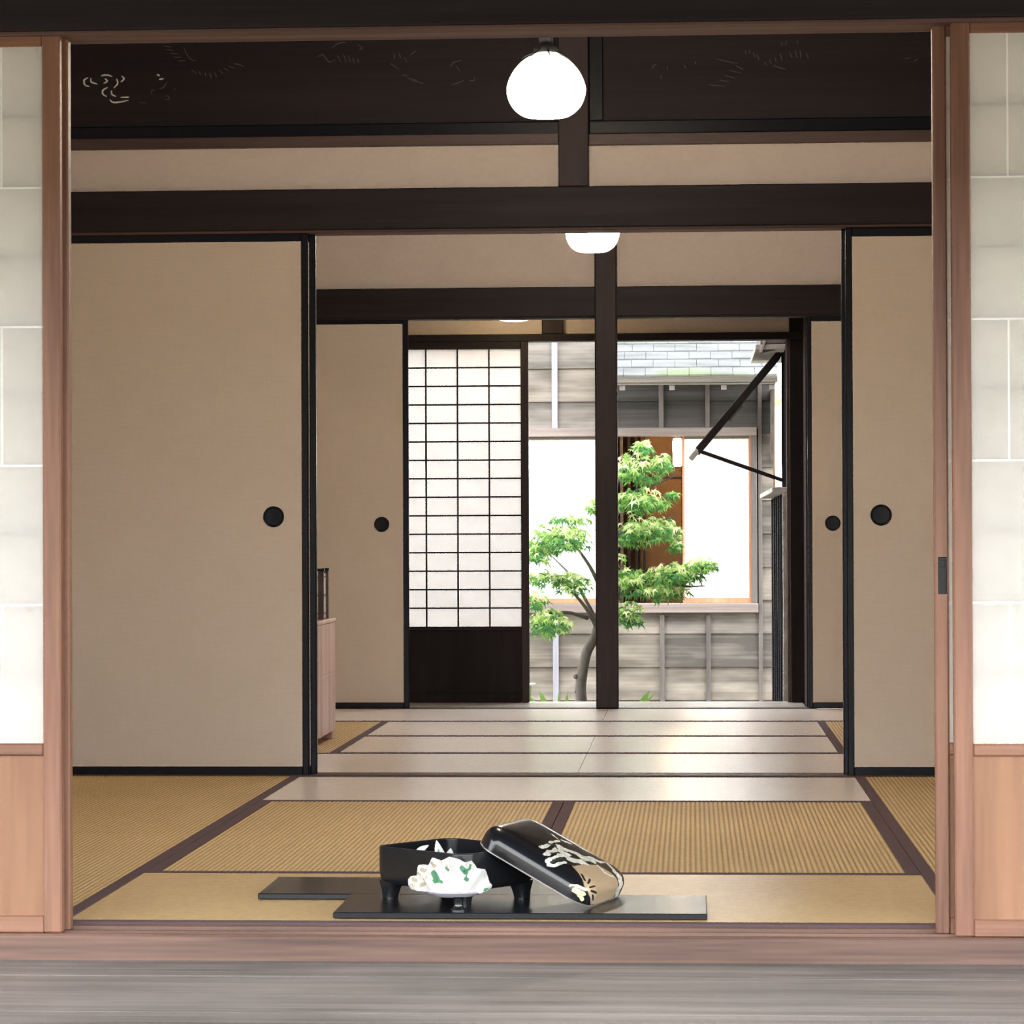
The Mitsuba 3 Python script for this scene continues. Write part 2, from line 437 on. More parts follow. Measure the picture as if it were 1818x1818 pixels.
HERI = 0.031


def mat_on_floor(x0, x1, y0, y1, axis, label, group, glare=False):
    t = thing("straw_mat", label, "straw mat", group)
    g = 0.0008
    x0, x1, y0, y1 = x0 + g, x1 - g, y0 + g, y1 - g
    if axis == "y":
        m, uv = rib_sheet(x0 + HERI, x1 - HERI, y0, y1, "y", 0.0016)
        strips = [(x0, x0 + HERI, y0, y1), (x1 - HERI, x1, y0, y1)]
    else:
        m, uv = rib_sheet(x0, x1, y0 + HERI, y1 - HERI, "x", 0.00015)
        strips = [(x0, x1, y0, y0 + HERI), (x0, x1, y1 - HERI, y1)]
    part(t, "weave", m, "tatami_glare" if glare else "tatami_across" if axis == "y" else "tatami_along", True, uv=uv)
    part(t, "core", box(x0, x1, y0, y1, -0.044, -0.003), "heri_cloth")
    for a, b, c, d in strips:
        part(t, "cloth_border", box(a, b, c, d, -0.006, 0.0012, 0.001), "heri_cloth")


G1, G2 = "straw mats of the front room", "straw mats of the far room"
mat_on_floor(0, 1.76, 0, 0.88, "x", "front straw mat along the threshold, under the black lacquer boards", G1)
mat_on_floor(XL + 0.02, 0, 0, 1.76, "y", "straw mat behind the left front paper door, nearest the veranda", G1)
mat_on_floor(XL + 0.02, 0, 1.76, B0, "y", "straw mat in front of the left beige sliding doors of the first room", G1)
mat_on_floor(0, 0.88, 0.88, 2.64, "y", "ribbed straw mat behind the black box, left of the centre border", G1)
mat_on_floor(0.88, 1.76, 0.88, 2.64, "y", "ribbed straw mat behind the tilted lid, right of the centre border", G1)
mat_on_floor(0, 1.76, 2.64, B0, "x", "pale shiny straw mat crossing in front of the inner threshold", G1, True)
mat_on_floor(1.76, XR - 0.02, 0, 1.76, "y", "straw mat beside the right front paper door, nearest the veranda", G1)
mat_on_floor(1.76, XR - 0.02, 1.76, B0, "y", "ribbed straw mat in front of the right beige sliding doors of the first room", G1)
b = B1
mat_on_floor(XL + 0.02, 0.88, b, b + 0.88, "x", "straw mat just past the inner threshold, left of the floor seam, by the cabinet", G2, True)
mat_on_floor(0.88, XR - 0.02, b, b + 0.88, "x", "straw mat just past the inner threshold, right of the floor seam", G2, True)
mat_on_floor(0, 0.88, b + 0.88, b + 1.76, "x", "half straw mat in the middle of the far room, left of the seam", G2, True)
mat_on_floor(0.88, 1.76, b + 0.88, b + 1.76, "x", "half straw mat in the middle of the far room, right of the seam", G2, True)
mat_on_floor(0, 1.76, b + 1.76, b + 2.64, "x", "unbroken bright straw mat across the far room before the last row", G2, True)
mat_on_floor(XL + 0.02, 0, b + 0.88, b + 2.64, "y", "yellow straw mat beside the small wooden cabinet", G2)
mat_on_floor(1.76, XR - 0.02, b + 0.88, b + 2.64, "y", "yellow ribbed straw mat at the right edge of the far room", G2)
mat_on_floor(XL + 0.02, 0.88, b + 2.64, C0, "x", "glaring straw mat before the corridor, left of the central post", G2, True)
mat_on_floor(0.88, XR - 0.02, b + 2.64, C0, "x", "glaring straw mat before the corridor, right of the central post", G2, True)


# ------------------------------------------------------------------ sliding doors
def front_shoji(x0, x1, y, label, joint, group=None, handle=None, s=0.036):
    """A paper door seen from its papered outer side, with a boarded foot. y: its outer face."""
    t = thing("paper_door", label, "sliding door", group)
    z0, z1, dp = -0.011, 1.757, 0.030
    for a in (x0, x1 - s):
        part(t, "stile", box(a, a + s, y, y + dp, z0, z1, 0.003), "door_wood_z")
    part(t, "top_rail", box(x0 + s, x1 - s, y + 0.002, y + dp - 0.002, 1.731, z1, 0.002), "door_wood_x")
    part(t, "mid_rail", box(x0 + s, x1 - s, y + 0.001, y + dp - 0.002, 0.336, 0.360, 0.003), "door_wood_x")
    part(t, "bottom_rail", box(x0 + s, x1 - s, y + 0.002, y + dp - 0.002, z0, 0.022, 0.002), "door_wood_x")
    part(t, "base_panel", box(x0 + s - 0.004, x1 - s + 0.004, y + 0.009, y + 0.016, 0.020, 0.338, 0.001), "door_board")
    zs = [0.360, 0.632, 0.906, 1.179, 1.453, 1.731]
    a, c, yp = x0 + s - 0.002, x1 - s + 0.002, y + 0.0075
    for i in range(5):
        xs = [a] + ([joint] if i % 2 == 0 else []) + [c]
        for p, q in zip(xs[:-1], xs[1:]):
            m = trimesh.Trimesh([(p, yp, zs[i]), (q, yp, zs[i]), (q, yp, zs[i + 1]), (p, yp, zs[i + 1])], [[0, 1, 2], [0, 2, 3]], process=False)
            part(t, "paper_sheet", m, "shoji_paper")
    seams = [(a, c, z - 0.002, z + 0.002) for z in zs[1:-1]] + [(joint - 0.002, joint + 0.002, zs[i], zs[i + 1]) for i in (0, 2, 4)]
    for p, q, u, v in seams:
        m = trimesh.Trimesh([(p, yp - 0.0006, u), (q, yp - 0.0006, u), (q, yp - 0.0006, v), (p, yp - 0.0006, v)], [[0, 1, 2], [0, 2, 3]], process=False)
        part(t, "paper_seam", m, "shoji_seam")
    for k in range(1, 10):
        z = 0.36 + 0.1371 * k
        part(t, "lattice_bar", box(x0 + s, x1 - s, y + 0.009, y + 0.022, z - 0.003, z + 0.003), "door_wood_x")
    for k in range(1, 4):
        x = x0 + s + (x1 - x0 - 2 * s) * k / 4
        part(t, "lattice_bar", box(x - 0.003, x + 0.003, y + 0.010, y + 0.022, 0.36, 1.731), "door_wood_z")
    if handle:
        hx, hz = handle
        f = [box(hx - 0.0085, hx + 0.0085, y - 0.0012, y + 0.003, hz - 0.036, hz + 0.036, 0.001), box(hx - 0.0055, hx + 0.0055, y - 0.002, y + 0.002, hz + 0.016, hz + 0.030, 0.001)]
        part(t, "handle", cat(f), "iron", label="small black recessed handle")
    return t


front_shoji(-0.895, 0.0125, -0.078, "white paper sliding door at the left edge of the picture, red-brown frame", -0.105)
front_shoji(-0.885, 0.0215, -0.043, "sliding door hidden behind the left front paper door, only its slim edge showing", -0.105)
front_shoji(1.752, 2.66, -0.078, "white paper sliding door at the right edge of the picture, red-brown frame", 1.860)
front_shoji(1.719, 2.63, -0.043, "sliding door behind the right front paper door, its stile with a black handle showing", 1.860, handle=(1.7335, 0.684), s=0.0265)


def disc_pull(x, y, z, r):
    ring = revolve([(0.0, -0.004), (r, -0.004), (r, 0.003), (r * 0.94, 0.0045), (r * 0.86, 0.0035), (r * 0.8, 0.001), (0.0, 0.0005)], 40)
    ring.apply_transform(trimesh.transformations.rotation_matrix(math.pi / 2, [1, 0, 0]))
    return moved(ring, x, y, z)


def fusuma(x0, x1, y, z1, label, group, pull=None, fr=0.021, frb=0.028):
    """A papered solid sliding door in a black frame. y: its front face."""
    t = thing("panel_door", label, "sliding door", group)
    z0, dp = 0.001, 0.024
    part(t, "paper_panel", box(x0 + fr - 0.002, x1 - fr + 0.002, y + 0.003, y + dp - 0.003, z0 + frb - 0.002, z1 - frb + 0.002), "fusuma_paper")
    for a in (x0, x1 - fr):
        part(t, "stile", box(a, a + fr, y, y + dp, z0, z1, 0.003), "lacquer_frame")
    part(t, "bottom_rail", box(x0 + fr, x1 - fr, y + 0.0005, y + dp, z0, z0 + frb, 0.002), "lacquer_frame")
    part(t, "top_rail", box(x0 + fr, x1 - fr, y + 0.0005, y + dp, z1 - frb, z1, 0.002), "lacquer_frame")
    if pull:
        part(t, "pull", disc_pull(pull[0], y + 0.0025, pull[1], 0.0335), "lacquer_frame", 35, label="round black finger pull")


GF = "beige sliding doors of the inner doorways"
fusuma(-0.875, 0.0245, B0 + 0.018, 1.7395, "wide beige sliding door left of the inner doorway, with a round black pull", GF, (-0.087, 0.829))
fusuma(-0.855, 0.0450, B0 + 0.060, 1.7395, "sliding door behind the wide left beige one, only its black edge showing", GF)
fusuma(1.7400, 2.64, B0 + 0.018, 1.7365, "beige sliding door right of the inner doorway, with a round black pull", GF, (1.848, 0.826))
fusuma(1.7290, 2.63, B0 + 0.060, 1.7365, "sliding door behind the right beige one of the inner doorway, only its black edge showing", GF)
fusuma(-0.895, -0.004, C0 + 0.012, 1.7355, "beige sliding door left of the far doorway, behind the small cabinet", GF, (-0.1245, 0.8185), 0.025, 0.026)
fusuma(1.7625, 2.65, C0 + 0.012, 1.7315, "narrow slice of beige sliding door right of the far doorway", GF, (1.8715, 0.8155), 0.019, 0.026)


def lattice_shoji(x1, y, label):
    """The latticed paper door at the courtyard, seen from the room: bars in front of the paper."""
    t = thing("lattice_door", label, "sliding door")
    s, w = 0.036, 0.1485
    ncol = 5
    xi = x1 - s
    xl = xi - ncol * w
    x0 = xl - s
    zb, zt, n = 0.341, 1.641, 15
    for a in (x0, xi):
        part(t, "stile", box(a, a + s, y - 0.015, y + 0.015, -0.014, 1.688, 0.003), "dark_wood_z")
    part(t, "top_rail", box(xl, xi, y - 0.014, y + 0.014, zt, 1.688, 0.002), "dark_wood_x")
    part(t, "mid_rail", box(xl, xi, y - 0.014, y + 0.014, 0.322, zb, 0.002), "dark_wood_x")
    part(t, "base_panel", box(xl - 0.003, xi + 0.003, y - 0.006, y + 0.004, 0.02, 0.325), "black_brown_wood")
    part(t, "bottom_rail", box(xl, xi, y - 0.014, y + 0.014, -0.014, 0.03, 0.002), "black_brown_wood")
    ph = (zt - zb) / n
    for k in range(1, n):
        z = zb + ph * k
        part(t, "lattice_bar", box(xl, xi, y - 0.010, y + 0.003, z - 0.0034, z + 0.0034), "dark_wood_x")
    for k in range(1, ncol):
        x = xl + w * k
        part(t, "lattice_bar", box(x - 0.0034, x + 0.0034, y - 0.0105, y + 0.003, zb, zt), "dark_wood_z")
    for i in range(ncol):
        for k in range(n):
            p, q, u, v = xl + w * i, xl + w * (i + 1), zb + ph * k, zb + ph * (k + 1)
            m = trimesh.Trimesh([(p, y + 0.0035, u), (q, y + 0.0035, u), (q, y + 0.0035, v), (p, y + 0.0035, v)], [[0, 1, 2], [0, 2, 3]], process=False)
            part(t, "paper_pane", m, "shoji_paper_thin")
    return t


lattice_shoji(0.491, DY - 0.015, "latticed paper door with a dark boarded foot, at the corridor left of the garden view")
struct("wall_back", box(XL, -0.27, DY - 0.02, DY + 0.02, -0.3, 1.675), "plaster", "plaster wall at the left end of the corridor, behind the latticed door", "wall")

# ------------------------------------------------------------------ carved transom panels
CLOUD = [[[-0.69,2.2511],[-0.7037,2.2423],[-0.7002,2.2272],[-0.6866,2.222]],[[-0.6814,2.2495],[-0.68,2.237],[-0.6597,2.2292]],[[-0.648,2.2556],[-0.6319,2.2589],[-0.6116,2.2536]],[[-0.6359,2.2474],[-0.6279,2.2388],[-0.6395,2.2314]],[[-0.5813,2.2547],[-0.5733,2.2455],[-0.5839,2.2347]],[[-0.5975,2.2459],[-0.594,2.2308],[-0.6067,2.2159]],[[-0.6269,2.2187],[-0.6421,2.2089],[-0.6421,2.1964],[-0.6295,2.1887]],[[-0.6143,2.2085],[-0.6128,2.196],[-0.5992,2.1883]],[[-0.6194,2.1785],[-0.6094,2.1699],[-0.5866,2.1706],[-0.5588,2.1762]],[[-0.584,2.1856],[-0.5563,2.1862]],[[-0.4662,2.2581],[-0.4561,2.2539]],[[-0.4592,2.2415],[-0.444,2.2448]]]
CARVE_A = [[[-0.4325,2.2336],[-0.4451,2.2163],[-0.4578,2.2114]],[[-0.5285,2.1673],[-0.4983,2.1669]],[[-0.4856,2.1943],[-0.483,2.2068],[-0.4729,2.2081]],[[-0.4402,2.1862],[-0.4301,2.1886],[-0.4276,2.1785],[-0.4402,2.1762]],[[-0.4124,2.2058],[-0.4058,2.2132]],[[-0.4447,2.3499],[-0.4195,2.346]],[[-0.4372,2.3388],[-0.407,2.3343]],[[-0.4246,2.3261],[-0.3944,2.3231]],[[-0.4121,2.3134],[-0.3843,2.313]],[[-0.397,2.3007],[-0.3743,2.3018]],[[-0.3782,2.3454],[-0.3692,2.3228],[-0.3541,2.3051],[-0.339,2.2999]],[[-0.3542,2.2726],[-0.3366,2.2598]],[[-0.3291,2.2672],[-0.3241,2.2546]],[[-0.3089,2.2619],[-0.3065,2.2494]],[[-0.2938,2.2617],[-0.2889,2.2417]],[[-0.2787,2.264],[-0.2712,2.2464]],[[-0.2636,2.2688],[-0.2511,2.2586]],[[-0.2485,2.2761],[-0.2334,2.2659]],[[-0.2334,2.2834],[-0.2158,2.2756]],[[-0.2183,2.2907],[-0.1982,2.2854]],[[-0.2057,2.2905],[-0.1831,2.2792]],[[0.0529,2.3069],[0.0729,2.314],[0.0929,2.2913],[0.1129,2.2985]],[[0.1018,2.3361],[0.1244,2.3507],[0.1495,2.3529]],[[0.1845,2.3474],[0.1994,2.3347],[0.1894,2.3274]],[[0.1193,2.3109],[0.1317,2.2908]],[[0.1393,2.3156],[0.1492,2.2881]],[[0.1543,2.3104],[0.1617,2.2879]],[[0.1693,2.3052],[0.1742,2.2852]],[[0.1843,2.3],[0.1892,2.285]],[[0.3018,2.3133],[0.3043,2.2959]],[[0.3193,2.318],[0.3242,2.2981]],[[0.3367,2.3029],[0.3442,2.2853]],[[0.3542,2.3101],[0.3742,2.3222]],[[0.2892,2.2836],[0.3191,2.2633]],[[0.329,2.2457],[0.349,2.243]],[[0.344,2.2356],[0.3789,2.2276]],[[0.3589,2.2279],[0.3988,2.2174]],[[0.4837,2.2685],[0.4938,2.2833],[0.5212,2.2903]],[[0.5012,2.2732],[0.5161,2.2531]],[[0.5583,2.2401],[0.5608,2.2252],[0.5434,2.2254]],[[0.4885,2.2112],[0.5284,2.2256]]]
CARVE_B = [[[1.1303,2.2524],[1.1346,2.2646],[1.1456,2.2675]],[[1.2313,2.2663],[1.2386,2.254]],[[1.2681,2.2781],[1.2699,2.267]],[[1.1793,2.2609],[1.1792,2.2486]],[[1.1577,2.2336],[1.1607,2.2213]],[[1.3354,2.2833],[1.4025,2.267]],[[1.4271,2.3096],[1.4301,2.2942]],[[1.4393,2.3125],[1.4423,2.2971]],[[1.4515,2.3031],[1.4605,2.2846]],[[1.4637,2.2968],[1.4727,2.2783]],[[1.4879,2.272],[1.494,2.2596]],[[1.5032,2.2809],[1.5092,2.2655]],[[1.5215,2.2868],[1.5245,2.2715]],[[1.5368,2.2988],[1.5459,2.2742]],[[1.5673,2.3015],[1.5764,2.283]],[[1.5856,2.3073],[1.5916,2.2828]],[[1.6009,2.3102],[1.6037,2.2795]],[[1.6191,2.3007],[1.6281,2.2792]],[[1.3964,2.261],[1.4207,2.2484]],[[1.378,2.2459],[1.4146,2.2362]],[[1.3596,2.2308],[1.3962,2.2211]],[[1.3412,2.2157],[1.3778,2.2091]],[[1.3106,2.2008],[1.3594,2.1959]],[[1.5184,2.2593],[1.5549,2.2465]],[[1.5401,2.3356],[1.5461,2.3232]],[[1.5583,2.3384],[1.5552,2.3231]],[[1.5919,2.3409],[1.5948,2.3256]],[[1.9318,2.2749],[1.95,2.2777]],[[1.9591,2.2654],[1.9742,2.2743]]]


def strokes(L, y, r0, depth):
    ms = []
    for st in L:
        p = smooth_path([(x, y, z) for x, z in st], 5)
        k = np.linspace(0, 1, len(p))
        m = tube(p, r0 * (0.35 + 0.65 * np.sin(math.pi * np.clip(k, 0.03, 0.97)) ** 0.6), 6)
        v = np.array(m.vertices)
        v[:, 1] = y + (v[:, 1] - y) * depth
        ms.append(trimesh.Trimesh(v, m.faces, process=False))
    return cat(ms)


def transom(x0, x1, label, carve, bright=None, left=0.0, right=0.0):
    t = thing("transom_panel", label, "transom panel")
    y = B0 + 0.040
    part(t, "board", box(x0, x1, y + 0.010, y + 0.022, 2.045, 2.46), "carved_board")
    part(t, "frame_rail", box(x0, x1, y - 0.004, y + 0.024, 2.046, 2.089, 0.003), "lacquer_frame")
    part(t, "frame_rail", box(x0, x1, y - 0.004, y + 0.024, 2.42, 2.46, 0.003), "lacquer_frame")
    for a, w in ((x0, left), (x1 - right, right)):
        if w:
            part(t, "frame_stile", box(a, a + w, y - 0.004, y + 0.024, 2.089, 2.42, 0.003), "lacquer_frame")
    part(t, "feather_carving", strokes(carve, y + 0.010, 0.0022, 0.6), "carving_dim", True, label="faint carved feathers and clouds", kind="stuff")
    if bright:
        for st in bright:
            part(t, "cloud_carving", strokes([st], y + 0.009, 0.0030, 0.5), "openwork_light", True)


transom(XL, 0.832, "dark transom panel left of the short post, with curling cloud openwork, its light painted pale", CARVE_A, CLOUD, 0.04, 0.014)
transom(0.928, XR, "dark transom panel right of the short post, with faint feather carving", CARVE_B, None, 0.046, 0.04)


# ------------------------------------------------------------------ lamps
def globe_lamp(x, y, zb, label, power, ceil, color=(1.0, 0.87, 0.70)):
    t = thing("pendant_lamp", label, "lamp", "round glass pendant lamps")
    k = 0.000474
    pr = [(0, 636), (60, 635.5), (100, 633), (130, 625), (165, 600), (190, 570), (208, 530), (216, 490), (212, 460), (198, 420), (175, 380), (140, 340), (100, 310), (50, 288), (30, 280)]
    r = np.array([p[0] for p in pr]) * k
    z = (636 - np.array([p[1] for p in pr])) * k
    path = smooth_path(np.stack([r, z, 0 * z], 1), 3)
    m = revolve([(max(a, 0.0), c) for a, c, _ in path], 56)
    key = part(t, "shade", moved(m, x, y, zb), "shoji_seam", True, label="glowing white glass globe with a flattened base")
    scene[key]["emitter"] = {"type": "area", "radiance": {"type": "rgb", "value": [power * c for c in color]}}
    zt = zb + z[-1]
    part(t, "cap", moved(revolve([(0.034, -0.004), (0.030, 0.010), (0.018, 0.020), (0.018, 0.045), (0.010, 0.052), (0.0, 0.052)], 28), x, y, zt), "iron", 40)
    part(t, "cord", tube([(x, y, zt + 0.05), (x, y, ceil)], 0.004, 8), "iron")
    if power > 1:
        for i in range(8):
            a = 2 * math.pi * (i + 0.25) / 8
            q = [(math.cos(a) * rr * k * 1.05, math.sin(a) * rr * k * 1.05, (636 - zz) * k + 0.006) for rr, zz in ((30, 280), (70, 297), (104, 312), (128, 330))]
            part(t, "claw", moved(tube(q, [0.0036, 0.0028, 0.0020, 0.0010], 6), x, y, zb), "claw_black", True)


globe_lamp(0.880, 1.76, 1.842, "round white glowing lamp hanging in the front room, wholly visible", LAMP_A, 2.46)
globe_lamp(0.877, 5.39, 1.847, "glowing lamp of the far room, its upper half hidden by the wide lintel", LAMP_B, 2.46)
globe_lamp(0.447, 7.50, 1.741, "yellowish glowing lamp in the corridor, only its base showing under the far lintel", LAMP_C, 2.40, (1.0, 0.76, 0.42))


# ------------------------------------------------------------------ black lacquer boards, box and lid
solo("display_board", box(0.530, 1.276, 0.062, 0.362, 0.0016, 0.0135, 0.0015), "board_lacquer", "front black lacquer board under the box, fan dish and lid, on the straw mat", "board")
solo("display_board", box(0.334, 1.080, 0.364, 0.664, 0.0016, 0.0135, 0.0015), "board_lacquer", "rear black lacquer board, set back to the left behind the box", "board")
ZB = 0.0135


def rrect(w, h, r, n=7):
    """A rounded rectangle about the origin, counter-clockwise."""
    out = []
    for cx, cy, a0 in ((w / 2 - r, h / 2 - r, 0), (-w / 2 + r, h / 2 - r, 90), (-w / 2 + r, -h / 2 + r, 180), (w / 2 - r, -h / 2 + r, 270)):
        for k in range(n):
            a = math.radians(a0 + 90 * k / (n - 1))
            out.append((cx + r * math.cos(a), cy + r * math.sin(a)))
    return np.array(out)


def ring(w, h, r, inset, z):
    p = rrect(w - 2 * inset, h - 2 * inset, max(r - inset * 0.8, 0.004))
    return np.column_stack([p, np.full(len(p), z)])


def frame_of(origin, ex, ey, ez):
    M = np.eye(4)
    M[:3, 0], M[:3, 1], M[:3, 2], M[:3, 3] = ex, ey, ez, origin
    return M


bx = thing("lacquer_box", "open black lacquer box with rounded corners on low feet, its lid leaning on it", "box")
near, left = np.array([0.7845, 0.132]), np.array([0.584, 0.299])
ax = (near - left) / np.linalg.norm(near - left)
ay = np.array([-ax[1], ax[0]])
W, H = 0.262, 0.228
ctr = left + ax * W / 2 + ay * H / 2
MB = frame_of([*ctr, ZB], [*ax, 0], [*ay, 0], [0, 0, 1])
zr = 0.107
prof = [(0.030, 0.028), (0.016, 0.0295), (0.007, 0.034), (0.0025, 0.042), (0.0008, 0.054), (0.0, 0.070), (0.0, zr - 0.002), (0.0012, zr), (0.0058, zr), (0.007, zr - 0.002), (0.007, 0.045), (0.012, 0.035), (0.03, 0.032)]
m = loft([ring(W, H, 0.034, i, z) for i, z in prof])
m.apply_transform(MB)
part(bx, "body", m, "lacquer_satin", 40)
rim = loft([ring(W, H, 0.034, i, z) for i, z in [(0.0008, zr - 0.0005), (0.0012, zr + 0.0008), (0.0058, zr + 0.0008), (0.0062, zr - 0.0005)]], False, False)
rim.apply_transform(MB)
part(bx, "rim", rim, "lacquer_frame", 40, label="slim rim")
for sx in (-1, 1):
    for sy in (-1, 1):
        c = np.array([sx * (W / 2 - 0.030), sy * (H / 2 - 0.030)])
        f = loft([np.column_stack([rrect(a, a, 0.011, 5) + c + np.array([sx, sy]) * o, np.full(20, z)]) for a, o, z in ((0.030, 0.004, 0.0), (0.030, 0.004, 0.004), (0.034, 0.003, 0.018), (0.042, 0.002, 0.032), (0.046, 0.0, 0.038))])
        f.apply_transform(MB)
        part(bx, "foot", f, "lacquer_satin", 40)

# the lid: rim plane spanned by e1 (up the slope) and e2 (along the lower edge)
th_ = math.radians(27.3)
e1 = np.array([-0.954 * math.cos(th_), 0.30 * math.cos(th_), math.sin(th_)])
e2 = np.array([0.30, 0.954, 0.0])
en = np.cross(e2, -e1)
en *= np.sign(en[2])
LA, LB = 0.268, 0.246
LO = np.array([1.031, 0.119, ZB + 0.001])
ML = frame_of(LO + e1 * LA / 2 + e2 * LB / 2, e1, e2, en)
lid = thing("lacquer_cover", "black lacquer lid with gold corner and white pine painting, leaning against the open box", "lid")
lp = [(0.0, 0.0), (0.0, 0.022), (0.001, 0.029), (0.004, 0.036), (0.009, 0.042), (0.016, 0.0465), (0.028, 0.050), (0.05, 0.0525), (0.085, 0.0535), (0.112, 0.054)]
rings = [ring(LA, LB, 0.044, i, z) for i, z in lp]
outer = loft(rings, False, True)
if ML[:3, :3].shape and np.linalg.det(ML[:3, :3]) < 0:
    outer.invert()
uvs = np.array(outer.vertices)[:, :2].copy()
hts = np.array(outer.vertices)[:, 2].copy()
uvs = uvs + uvs / np.maximum(np.linalg.norm(uvs, axis=1, keepdims=True), 1e-6) * np.maximum(0, 0.048 - hts)[:, None]      # unrolls the side
outer.apply_transform(ML)


def seg(u, v, a, b, r):
    """1 inside the capsule from a to b of radius r."""
    ax_, ay_ = b[0] - a[0], b[1] - a[1]
    L = ax_ * ax_ + ay_ * ay_ + 1e-12
    t = dr.clip(((u - a[0]) * ax_ + (v - a[1]) * ay_) / L, 0, 1)
    d = dr.sqrt(dr.square(u - a[0] - t * ax_) + dr.square(v - a[1] - t * ay_))
    return 1 - smoothstep(r * 0.75, r, d)


LID_GOLD, LID_PINE, LID_PETALS, LID_FLAKE, LID_STEM, LID_HOLES = [], [], [], [], [], []
LID_PINE = [((0.0162, -0.076), (0.0154, -0.0501), 0.00477), ((0.0154, -0.0501), (0.0214, -0.0074), 0.00403), ((0.0214, -0.0074), (0.0184, 0.0288), 0.0033), ((-0.0061, -0.0972), (-0.0038, -0.0513), 0.00477), ((-0.0038, -0.0513), (0.0009, -0.0089), 0.00477), ((-0.0061, -0.0972), (0.0012, -0.0704), 0.0033), ((0.0034, -0.0027), (-0.0103, -0.0093), 0.00733), ((-0.0264, -0.1211), (-0.0191, -0.1161), 0.0044), ((-0.0191, -0.1161), (-0.0199, -0.0923), 0.00403), ((-0.0199, -0.0923), (-0.0215, -0.0621), 0.00367), ((-0.028, -0.1235), (-0.038, -0.1137), 0.00403), ((-0.0373, -0.1124), (-0.0431, -0.0813), 0.0044), ((-0.0215, -0.0621), (-0.0263, -0.0213), 0.00623), ((-0.0126, 0.0014), (-0.0306, 0.017), 0.00843), ((-0.0306, 0.017), (-0.0511, 0.0104), 0.00917), ((-0.0356, -0.0438), (-0.0569, -0.0313), 0.00807), ((0.0166, 0.0523), (0.0033, 0.064), 0.0044), ((-0.0569, -0.0313), (-0.0683, -0.0102), 0.00513), ((-0.0511, 0.0104), (-0.0593, 0.0513), 0.00843), ((-0.0593, 0.0513), (-0.0711, 0.0554), 0.00733), ((-0.0133, 0.0792), (-0.0363, 0.0903), 0.0033), ((-0.0711, 0.0554), (-0.082, 0.0867), 0.00367), ((-0.0853, 0.0767), (-0.111, 0.0661), 0.0044), ((-0.079, 0.0242), (-0.1053, 0.0109), 0.00257), ((-0.1053, 0.0109), (-0.12, 0.0334), 0.00293), ((-0.1129, 0.0619), (-0.1332, 0.0691), 0.00843), ((-0.1326, 0.0635), (-0.1542, 0.0778), 0.00917), ((-0.1552, 0.0619), (-0.1753, 0.099), 0.00623), ((0.0433, 0.0523), (0.0191, 0.0361), 0.0022), ((-0.0095, -0.0285), (-0.0356, -0.0438), 0.00953), ((-0.0431, -0.051), (-0.0575, -0.0109), 0.00807), ((-0.0416, 0.0173), (-0.0658, 0.0295), 0.0077)]
LID_HOLES = [((0.0208, -0.0296), (0.0117, -0.0148), 0.0044), ((0.0105, -0.0176), (-0.0023, -0.0271), 0.00257), ((-0.0075, -0.0774), (-0.013, -0.0473), 0.00257), ((-0.026, -0.1122), (-0.0329, -0.0683), 0.00367), ((-0.0214, 0.0635), (-0.0387, 0.0647), 0.00403), ((-0.0813, 0.0353), (-0.1072, 0.0402), 0.00403), ((0.0018, 0.0489), (-0.0042, 0.039), 0.00257)]
LID_PETALS = [((-0.0885, -0.0914), (-0.1035, -0.1039), 0.00312), ((-0.108, -0.0877), (-0.1135, -0.1032), 0.00312), ((-0.1275, -0.0909), (-0.1257, -0.1084), 0.00275), ((-0.1452, -0.0952), (-0.1361, -0.1093), 0.00367), ((-0.1582, -0.1077), (-0.1477, -0.1097), 0.0033), ((-0.1372, -0.1235), (-0.1569, -0.1253), 0.00403)]
LID_STEM = [((-0.0601, -0.0759), (-0.0852, -0.095), 0.00183), ((-0.0852, -0.095), (-0.1158, -0.1176), 0.00165), ((-0.1158, -0.1176), (-0.1403, -0.1192), 0.00165), ((-0.1403, -0.1192), (-0.1683, -0.1121), 0.00165)]
LID_FLAKE = [((-0.0981, -0.1382), (-0.1061, -0.1317), 0.00403), ((-0.1071, -0.1326), (-0.1259, -0.1224), 0.00477), ((-0.1133, -0.1411), (-0.1275, -0.135), 0.00623), ((-0.1255, -0.1339), (-0.1354, -0.1306), 0.00477), ((-0.1291, -0.1396), (-0.1455, -0.1377), 0.0044)]
LID_GOLD = [[(-0.1403, -0.1192), (-0.1158, -0.1176), (-0.0852, -0.095), (-0.0621, -0.0755), (-0.0673, -0.0186), (-0.079, 0.0242), (-0.1784, 0.0695), (-0.1817, -0.0191), (-0.1694, -0.108)]]


def poly_mask(u, v, P, soft=0.0012):
    """1 inside a convex polygon (counter-clockwise)."""
    out = mi.Float(1.0)
    for (x0, y0), (x1, y1) in zip(P, P[1:] + P[:1]):
        L = math.hypot(x1 - x0, y1 - y0)
        d = ((x1 - x0) * (v - y0) - (y1 - y0) * (u - x0)) / L
        out = out * smoothstep(-soft, soft, d)
    return out


